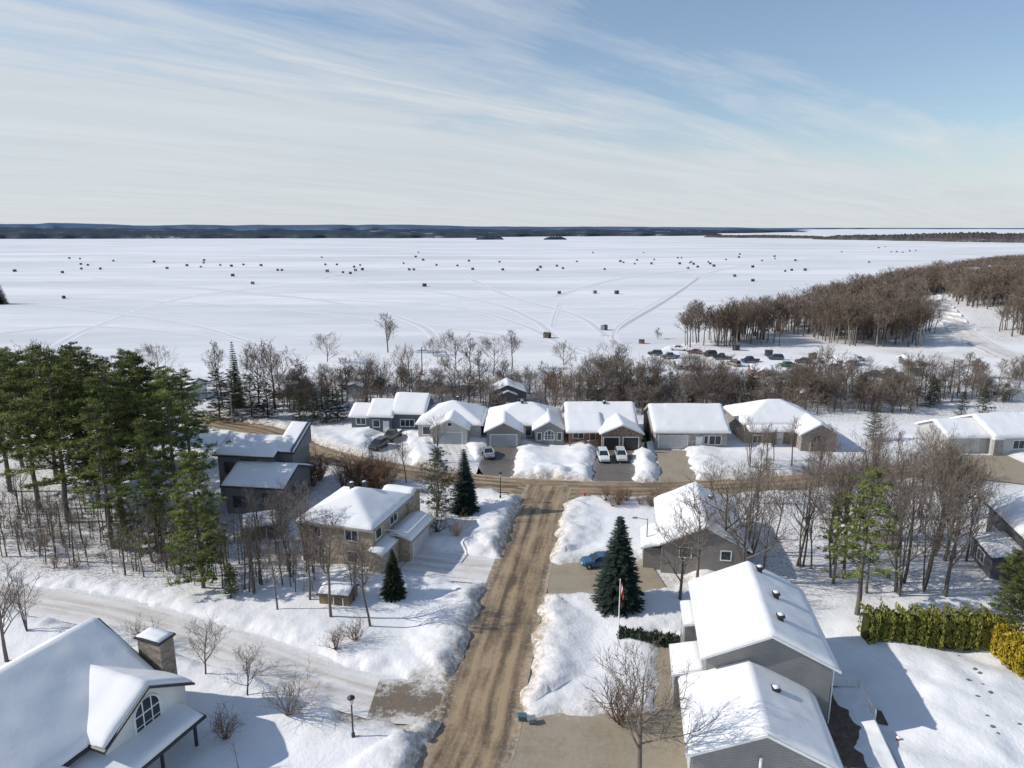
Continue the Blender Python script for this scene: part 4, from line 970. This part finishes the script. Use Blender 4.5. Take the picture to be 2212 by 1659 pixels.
# ------------------------------------------------------------------ vehicles
def car_parts(col, kind):
    paint, nt, b = newmat('car_paint'); b.inputs['Base Color'].default_value = (*col, 1); b.inputs['Roughness'].default_value = .3; b.inputs['Coat Weight'].default_value = .4
    L = 2.3 if kind != 'pickup' else 2.75
    if kind == 'suv': sec = [(-L,.72,.5,.85),(-L+.15,.86,.35,1.0),(-1.2,.92,.3,1.08),(1.0,.92,.3,1.08),(L-.5,.9,.32,1.02),(L-.1,.86,.38,.9),(L,.74,.5,.75)]; cab = [(-L+.15,1.05),(-L+.5,1.66),(.35,1.7),(1.15,1.05)]
    elif kind == 'pickup': sec = [(-L,.86,.5,1.05),(-L+.1,.93,.42,1.1),(-.6,.94,.4,1.1),(1.4,.94,.4,1.15),(L-.15,.92,.42,1.1),(L,.82,.5,.9)]; cab = [(-.75,1.1),(-.55,1.78),(.75,1.8),(1.45,1.12)]
    else: sec = [(-L,.7,.45,.75),(-L+.15,.84,.32,.92),(-1.2,.88,.28,.95),(1.0,.88,.28,.92),(L-.4,.86,.3,.84),(L,.7,.42,.62)]; cab = [(-1.55,.92),(-.95,1.4),(.3,1.43),(1.15,.9)]
    B = MB(); vs2 = []
    for (y, hw, z0, z1) in sec:
        zm = (z0+z1)/2; vs2 += [(-hw*.9,y,z0),(hw*.9,y,z0),(hw,y,zm),(hw*.9,y,z1),(.3*hw,y,z1+.03),(-.3*hw,y,z1+.03),(-hw*.9,y,z1),(-hw,y,zm)]
    fs = [(i*8+k, i*8+(k+1) % 8, (i+1)*8+(k+1) % 8, (i+1)*8+k) for i in range(len(sec)-1) for k in range(8)]+[tuple(range(8))[::-1], tuple(range((len(sec)-1)*8, len(sec)*8))]
    B.add(vs2, fs)
    (a, za), (b1, zb), (c, zc), (d, zd) = cab; hw = .84; tw = .66
    Gs = MB(); Gs.add([(-hw,a,za),(hw,a,za),(tw,b1,zb-.05),(-tw,b1,zb-.05),(-tw,c,zc-.05),(tw,c,zc-.05),(hw,d,zd),(-hw,d,zd)], [(0,1,2,3),(3,2,5,4),(4,5,6,7),(1,6,5,2),(0,3,4,7)])
    B.box(-tw-.03, tw+.03, b1-.02, c+.02, zb-.06, max(zb, zc)+.01)
    for s_ in (-1, 1):
        for (p, q) in (((hw*s_,a,za),(tw*s_,b1,zb-.04)),((hw*s_,d,zd),(tw*s_,c,zc-.04)),((hw*s_,(a+d)/2,za),(tw*s_,(b1+c)/2,zb-.04))): B.tube(p, q, .045, .045, 4)
        B.box(s_*.95-.1, s_*.95+.1, d-.35, d-.2, zd+.02, zd+.17)
    parts = [('body', B.mesh('car_body', paint)), ('windows', Gs.mesh('car_glass', GLASS))]
    if kind == 'pickup':
        bd = MB(); bd.box(-.78,.78,-L+.15,-.8,1.105,1.16); parts.append(('cargo_bed', bd.mesh('car_bed', SNOW)))
    for sx in (-1, 1):
        for y in (-L+.85, L-.85):
            w_ = MB(); w_.tube((sx*.72,y,.34),(sx*.93,y,.34),.34,.34,14); parts.append(('wheel', w_.mesh('car_wheel', TYRE)))
            w_ = MB(); w_.tube((sx*.90,y,.34),(sx*.945,y,.34),.2,.18,10); parts.append(('rim', w_.mesh('car_rim', METAL)))
        h_ = MB(); h_.box(sx*.62-.17,sx*.62+.17,L-.12,L-.02,.62,.76); parts.append(('headlight', h_.mesh('car_light', WHITE)))
        h_ = MB(); h_.box(sx*.66-.14,sx*.66+.14,-L-.01,-L+.1,.7,.86); parts.append(('taillight', h_.mesh('car_tail', RED)))
    return parts
def car(px, py, ang, col, kind, label, group=None):
    x, y, z = G(px, py); z = max(gz(x, y), .02) if y > 150 else .03
    n = {'pickup': 'parked_pickup', 'suv': 'parked_suv', 'sedan': 'parked_car'}[kind]
    t = thing(n, label, {'pickup': 'pickup truck', 'suv': 'car', 'sedan': 'car'}[kind], (x, y, z), R(ang), group)
    last = None
    for nm, me_ in car_parts(col, kind):
        if nm == 'rim': link(nm, me_, last)
        else: last = link(nm, me_, t)
car(1303,993,180,(.75,.76,.77),'suv','white car parked on the left half of the brick house driveway')
car(1341,992,178,(.62,.62,.60),'suv','pale silver car parked on the right half of the brick house driveway')
car(818,968,160,(.03,.03,.035),'suv','black car parked nearest the road in front of the blue house')
car(848,948,165,(.07,.065,.05),'pickup','dark pickup parked behind the black car by the blue house')
car(1296,1222,95,(.05,.12,.22),'sedan','blue car on the tan driveway behind the spruce')
car(1055,985,190,(.30,.31,.32),'sedan','grey car beside the pale bungalow driveway')
for px, py, a, c_, k_, l_ in [(1466,757,70,(.7,.7,.7),'pickup','white pickup at the left of the boat launch lot'),(1532,770,100,(.05,.05,.06),'suv','dark car left of centre in the boat launch lot'),(1500,765,60,(.12,.03,.03),'sedan','dark red car in the boat launch lot'),
   (1700,792,90,(.04,.20,.09),'sedan','small green car in the boat launch lot'),(1890,815,85,(.04,.04,.05),'pickup','dark pickup at the right of the boat launch lot'),(1925,812,80,(.2,.21,.22),'pickup','grey pickup next to the dark one in the lot'),
   (1585,790,20,(.25,.2,.16),'suv','tan car parked at the front of the boat launch lot'),(1620,783,110,(.03,.04,.08),'pickup','navy pickup in the middle of the boat launch lot'),(1800,800,100,(.3,.3,.31),'suv','silver car in the right part of the boat launch lot'),
   (1415,768,80,(.06,.06,.065),'suv','black car at the left end of the lot near the ice track'),(1448,775,95,(.16,.17,.19),'pickup','slate pickup behind the black car at the left end of the lot'),(1560,776,75,(.03,.03,.03),'pickup','black pickup right of the dark car in the lot'),
   (1735,785,60,(.10,.05,.04),'suv','maroon car right of the green car in the lot'),(1850,780,88,(.5,.5,.5),'sedan','light grey car near the right trees of the lot'),(1675,778,84,(.08,.09,.12),'suv','dark blue car between the navy pickup and the green car')]:
    car(px, py, a, c_, k_, l_)

# ------------------------------------------------------------------ street furniture
def lantern(px, py, ptop, label):
    x, y, _ = G(px, py, 0); h = topz(y, ptop); z = gz(x, y)-.2
    t = thing('street_lamp', label, 'street lamp', (x, y, z)); H = h-z
    m = MB(); m.lathe([(.14,0),(.14,.5),(.07,.6),(.055,H-.75),(.09,H-.7)], 10); m.build('pole', BLACK, t)
    m = MB(); m.lathe([(.12,H-.7),(.2,H-.25),(.21,H-.2)], 8); m.build('lamp_glass', plain('lamp_glass', (.5,.5,.48), .3, .1), t)
    m = MB(); m.lathe([(.30,H-.2),(.27,H-.12),(.08,H),(.02,H+.1)], 10); m.build('lamp_cap', BLACK, t)
lantern(764, 1606, 1503, 'black lantern street lamp by the snow lane in the lower left')
lantern(1081, 1088, 1020, 'black lantern street lamp at the junction corner left of the road')
def armlamp(px, py, ptop, s_, label, name='street_lamp'):
    x, y, _ = G(px, py, 0); h = topz(y, ptop); z = gz(x, y)-.2
    t = thing(name, label, 'street lamp', (x, y, z)); H = h-z
    m = MB(); m.lathe([(.12,0),(.06,H)], 8); m.build('pole', METAL, t)
    m = MB(); m.tube((0,0,H-.15),(s_*1.3,0,H+.1),.04,.03,6); m.build('arm', METAL, t)
    m = MB(); m.box(min(s_*1.2,s_*1.75),max(s_*1.2,s_*1.75),-.13,.13,H+.04,H+.17); m.build('lamp_head', METAL, t)
armlamp(1395, 1212, 1120, -1, 'tall grey street lamp with arm beside the grey gabled house')
armlamp(503, 918, 850, 1, 'grey street lamp by the dark evergreens at the left end of the side road')
for px, py, pt_, lb in [(913,838,750,'tall wooden utility pole by the lakeshore trees'),(1510,850,775,'wooden utility pole behind the wide roofed bungalow'),(1345,870,800,'wooden utility pole behind the brick house'),(2052,850,775,'wooden utility pole near the right edge behind the trees')]:
    x, y, _ = G(px, py, 0); H = topz(y, pt_)
    t = thing('utility_pole', lb, 'utility pole', (x, y, 0))
    m = MB(); m.tube((0,0,-.3),(0,0,H),.16,.11,8); m.build('pole', WOOD, t); m = MB(); m.box(-1.1,1.1,-.06,.06,H-.8,H-.68); m.build('crossarm', WOOD, t)
x, y, _ = G(1335, 1385, 0); H = topz(y, 1255)
t = thing('flagpole', 'white flagpole with drooping red and white flag beside the spruce', 'flagpole', (x, y, gz(x, y)-.2))
m = MB(); m.lathe([(.07,0),(.035,H),(.07,H+.03),(.02,H+.12)], 8); m.build('pole', WHITE, t)
def flagpart(u0, u1, mat, nm='flag'):
    m = MB(); n = 8; vs = []
    for i in range(n+1):
        for j in range(5):
            u = u0+(u1-u0)*i/n; w_ = j/4
            vs.append((.04+.30*u+.04*math.sin(w_*5), .13*math.sin(u*9+w_*2), H-.1-.9*w_-1.0*u))
    m.add(vs, [(i*5+j, (i+1)*5+j, (i+1)*5+j+1, i*5+j+1) for i in range(n) for j in range(4)]); return m.build(nm, mat, t)
flagpart(0,.30,RED); flagpart(.30,.62,WHITE); flagpart(.62,1,RED)
x, y, _ = G(1263, 1072, 0)
t = thing('fire_hydrant', 'small red fire hydrant in the snow at the junction', 'fire hydrant', (x, y, gz(x, y)-.1))
m = MB(); m.lathe([(.16,0),(.16,.08),(.12,.1),(.12,.6),(.16,.62),(.14,.75),(.04,.85)], 12); m.build('body', RED, t)
m = MB(); m.tube((-.22,0,.5),(.22,0,.5),.06,.06,8); m.tube((0,-.22,.42),(0,.1,.42),.07,.07,8); m.build('nozzle', RED, t)
for i, (px, py, c_) in enumerate([(1128,1556,(.08,.14,.18)),(1148,1562,(.22,.24,.25))]):
    x, y, _ = G(px, py, 0); t = thing('recycling_bin', ('blue', 'grey')[i]+' recycling box at the mouth of the paved driveway', 'bin', (x, y, max(.05, gz(x, y)-.1)), .3*i)
    m = MB(); m.add([(-.25,-.18,0),(.25,-.18,0),(.25,.18,0),(-.25,.18,0),(-.32,-.24,.4),(.32,-.24,.4),(.32,.24,.4),(-.32,.24,.4)], [(0,3,2,1),(0,1,5,4),(1,2,6,5),(2,3,7,6),(3,0,4,7)])
    m.build('body', plain('bin', c_, .5), t); m = MB(); m.box(-.36,.36,-.28,.28,.4,.45); m.build('lid', plain('binlid', c_, .5), t)
for i, (px, py) in enumerate([(733,778),(645,793),(1148,790),(1287,788)]):
    x, y, _ = G(px, py); z = gz(x, y)
    t = thing('picnic_table', ('wooden picnic table right of the round lakeshore tree','wooden picnic table in the snow left of the round lakeshore tree','wooden picnic table right of the slim shoreline tree','wooden picnic table on the shore near the ice track')[i], 'picnic table', (x, y, z), .4*i)
    m = MB(); m.box(-1,1,-.4,.4,.72,.78); m.build('table_top', WOOD, t)
    for s_ in (-1, 1): m = MB(); m.box(-1,1,s_*.75-.13,s_*.75+.13,.42,.47); m.build('bench_seat', WOOD, t)
    for s_ in (-1, 1): m = MB(); m.tube((s_*.7,-.7,0),(s_*.7,.2,.72),.04,.04,4); m.tube((s_*.7,.7,0),(s_*.7,-.2,.72),.04,.04,4); m.box(s_*.7-.03,s_*.7+.03,-.8,.8,.36,.42); m.build('leg', WOOD, t)
for i in range(14):
    a = i/13; px = 2075+120*a+rr.uniform(-34, 34); py = 1415+210*a+rr.uniform(-22, 22)
    x, y, _ = G(px, py, 0); s_ = rr.uniform(.10, .24)
    m = MB(); m.blob((0, 0, 0), s_, s_*.8, s_*.7, i); o = m.build('garden_rock', ROCK); o.location = (x, y, gz(x, y)-.02)
    tag(o, 'small dark rock poking through the snow of the right back yard', 'rock', 'rocks in the right back yard')
x, y, _ = G(1940, 1600, 0)
t = thing('patio_ornament', 'small red garden ornament on the dark patio strip', 'ornament', (x, y, gz(x, y)-.1), 0, None, .6)
m = MB(); m.lathe([(.2,0),(.26,.2),(.2,.45),(.08,.5)], 10); m.build('pot', RED, t); m = MB(); m.blob((0,0,.55),.24,.24,.16,3); m.build('snow_cap', SNOW, t)

# ------------------------------------------------------------------ world, sun, camera
SUNV = nrm((-0.998*math.cos(R(33)), -0.04*math.cos(R(33)), math.sin(R(33))))
w = bpy.data.worlds.new('World'); bpy.context.scene.world = w; w.use_nodes = True; nt = w.node_tree
for n in list(nt.nodes): nt.nodes.remove(n)
out = nt.nodes.new('ShaderNodeOutputWorld'); bg = nt.nodes.new('ShaderNodeBackground'); bg2 = nt.nodes.new('ShaderNodeBackground'); mx = nt.nodes.new('ShaderNodeMixShader')
sky = nt.nodes.new('ShaderNodeTexSky'); sky.sky_type = 'NISHITA'; sky.sun_disc = False; sky.sun_elevation = R(33); sky.sun_rotation = math.atan2(SUNV[0], SUNV[1])
sky.air_density = 1.1; sky.dust_density = 0.3; sky.ozone_density = 2.0
skc = mixc(nt, 1.0, sky.outputs[0], (.90, .94, 1.0), 'MULTIPLY')
nt.links.new(skc, bg.inputs[0]); bg.inputs[1].default_value = 0.125
tc = nt.nodes.new('ShaderNodeTexCoord'); se = nt.nodes.new('ShaderNodeSeparateXYZ'); nt.links.new(tc.outputs['Generated'], se.inputs[0])
zz = mmath(nt, 'ADD', mmath(nt, 'MAXIMUM', se.outputs[2], 0.0), 0.07)
u = mmath(nt, 'DIVIDE', se.outputs[0], zz); v = mmath(nt, 'DIVIDE', mmath(nt, 'ABSOLUTE', se.outputs[1]), zz)  # clouds mirrored into the unseen sky behind the camera, added for neutral fill
s_ = mmath(nt, 'ADD', mmath(nt, 'MULTIPLY', u, .74), mmath(nt, 'MULTIPLY', v, .67)); c_ = mmath(nt, 'SUBTRACT', mmath(nt, 'MULTIPLY', u, .67), mmath(nt, 'MULTIPLY', v, .74))
def wn(ss, cs, detail, o, rough=.6, dist=.35):
    cb = nt.nodes.new('ShaderNodeCombineXYZ'); nt.links.new(mmath(nt, 'MULTIPLY', s_, ss), cb.inputs[0]); nt.links.new(mmath(nt, 'MULTIPLY', c_, cs), cb.inputs[1]); cb.inputs[2].default_value = o
    n = nt.nodes.new('ShaderNodeTexNoise'); n.inputs['Scale'].default_value = 1; n.inputs['Detail'].default_value = detail; n.inputs['Roughness'].default_value = rough; n.inputs['Distortion'].default_value = dist
    nt.links.new(cb.outputs[0], n.inputs['Vector']); return n.outputs['Fac']
n1 = wn(.22, .8, 5, 1.0, .6, 1.0); n2 = wn(.42, 2.2, 7, 4.0, .68, .8); n3 = wn(.6, .6, 4, 9.0, .6, .5)
bias = mmath(nt, 'MULTIPLY', mmath(nt, 'SUBTRACT', -2.1, c_), .38)
bias = mmath(nt, 'MINIMUM', bias, 0.75)
cov = mmath(nt, 'ADD', bias, mmath(nt, 'ADD', mmath(nt, 'MULTIPLY', mmath(nt, 'SUBTRACT', n1, .44), 1.9), mmath(nt, 'MULTIPLY', mmath(nt, 'SUBTRACT', n2, .48), 1.6)))
cov = mmath(nt, 'ADD', cov, mmath(nt, 'MULTIPLY', mmath(nt, 'SUBTRACT', n3, .5), 1.0))
hz = mmath(nt, 'SUBTRACT', 1.0, mmath(nt, 'MULTIPLY', se.outputs[2], 5.5))
cov = mmath(nt, 'ADD', cov, mmath(nt, 'MULTIPLY', mmath(nt, 'MAXIMUM', hz, 0.0), .85))
cl = mmath(nt, 'MULTIPLY', mmath(nt, 'MINIMUM', mmath(nt, 'MAXIMUM', cov, 0.12), 1.0), .92)
cc = mixc(nt, n2, (.54, .60, .66), (.76, .79, .82))
nt.links.new(cc, bg2.inputs[0]); bg2.inputs[1].default_value = 1.0
nt.links.new(cl, mx.inputs[0]); nt.links.new(bg.outputs[0], mx.inputs[1]); nt.links.new(bg2.outputs[0], mx.inputs[2]); nt.links.new(mx.outputs[0], out.inputs[0])
sl = bpy.data.lights.new('sun', 'SUN'); sl.energy = 3.8; sl.angle = R(.6); sl.color = (1, .955, .885)
so = bpy.data.objects.new('sun', sl); C.objects.link(so)
so.rotation_euler = Vector(SUNV).to_track_quat('Z', 'Y').to_euler()
cam = bpy.data.cameras.new('camera'); cam.sensor_width = 36; cam.lens = F/2212*36; cam.clip_end = 200000; cam.clip_start = .5
co = bpy.data.objects.new('camera', cam); C.objects.link(co); co.location = (0, 0, CAMZ); co.rotation_euler = (R(90)-P, 0, 0)
bpy.context.scene.camera = co
sc = bpy.context.scene; sc.view_settings.view_transform = 'Standard'; sc.view_settings.look = 'None'; sc.view_settings.exposure = 0
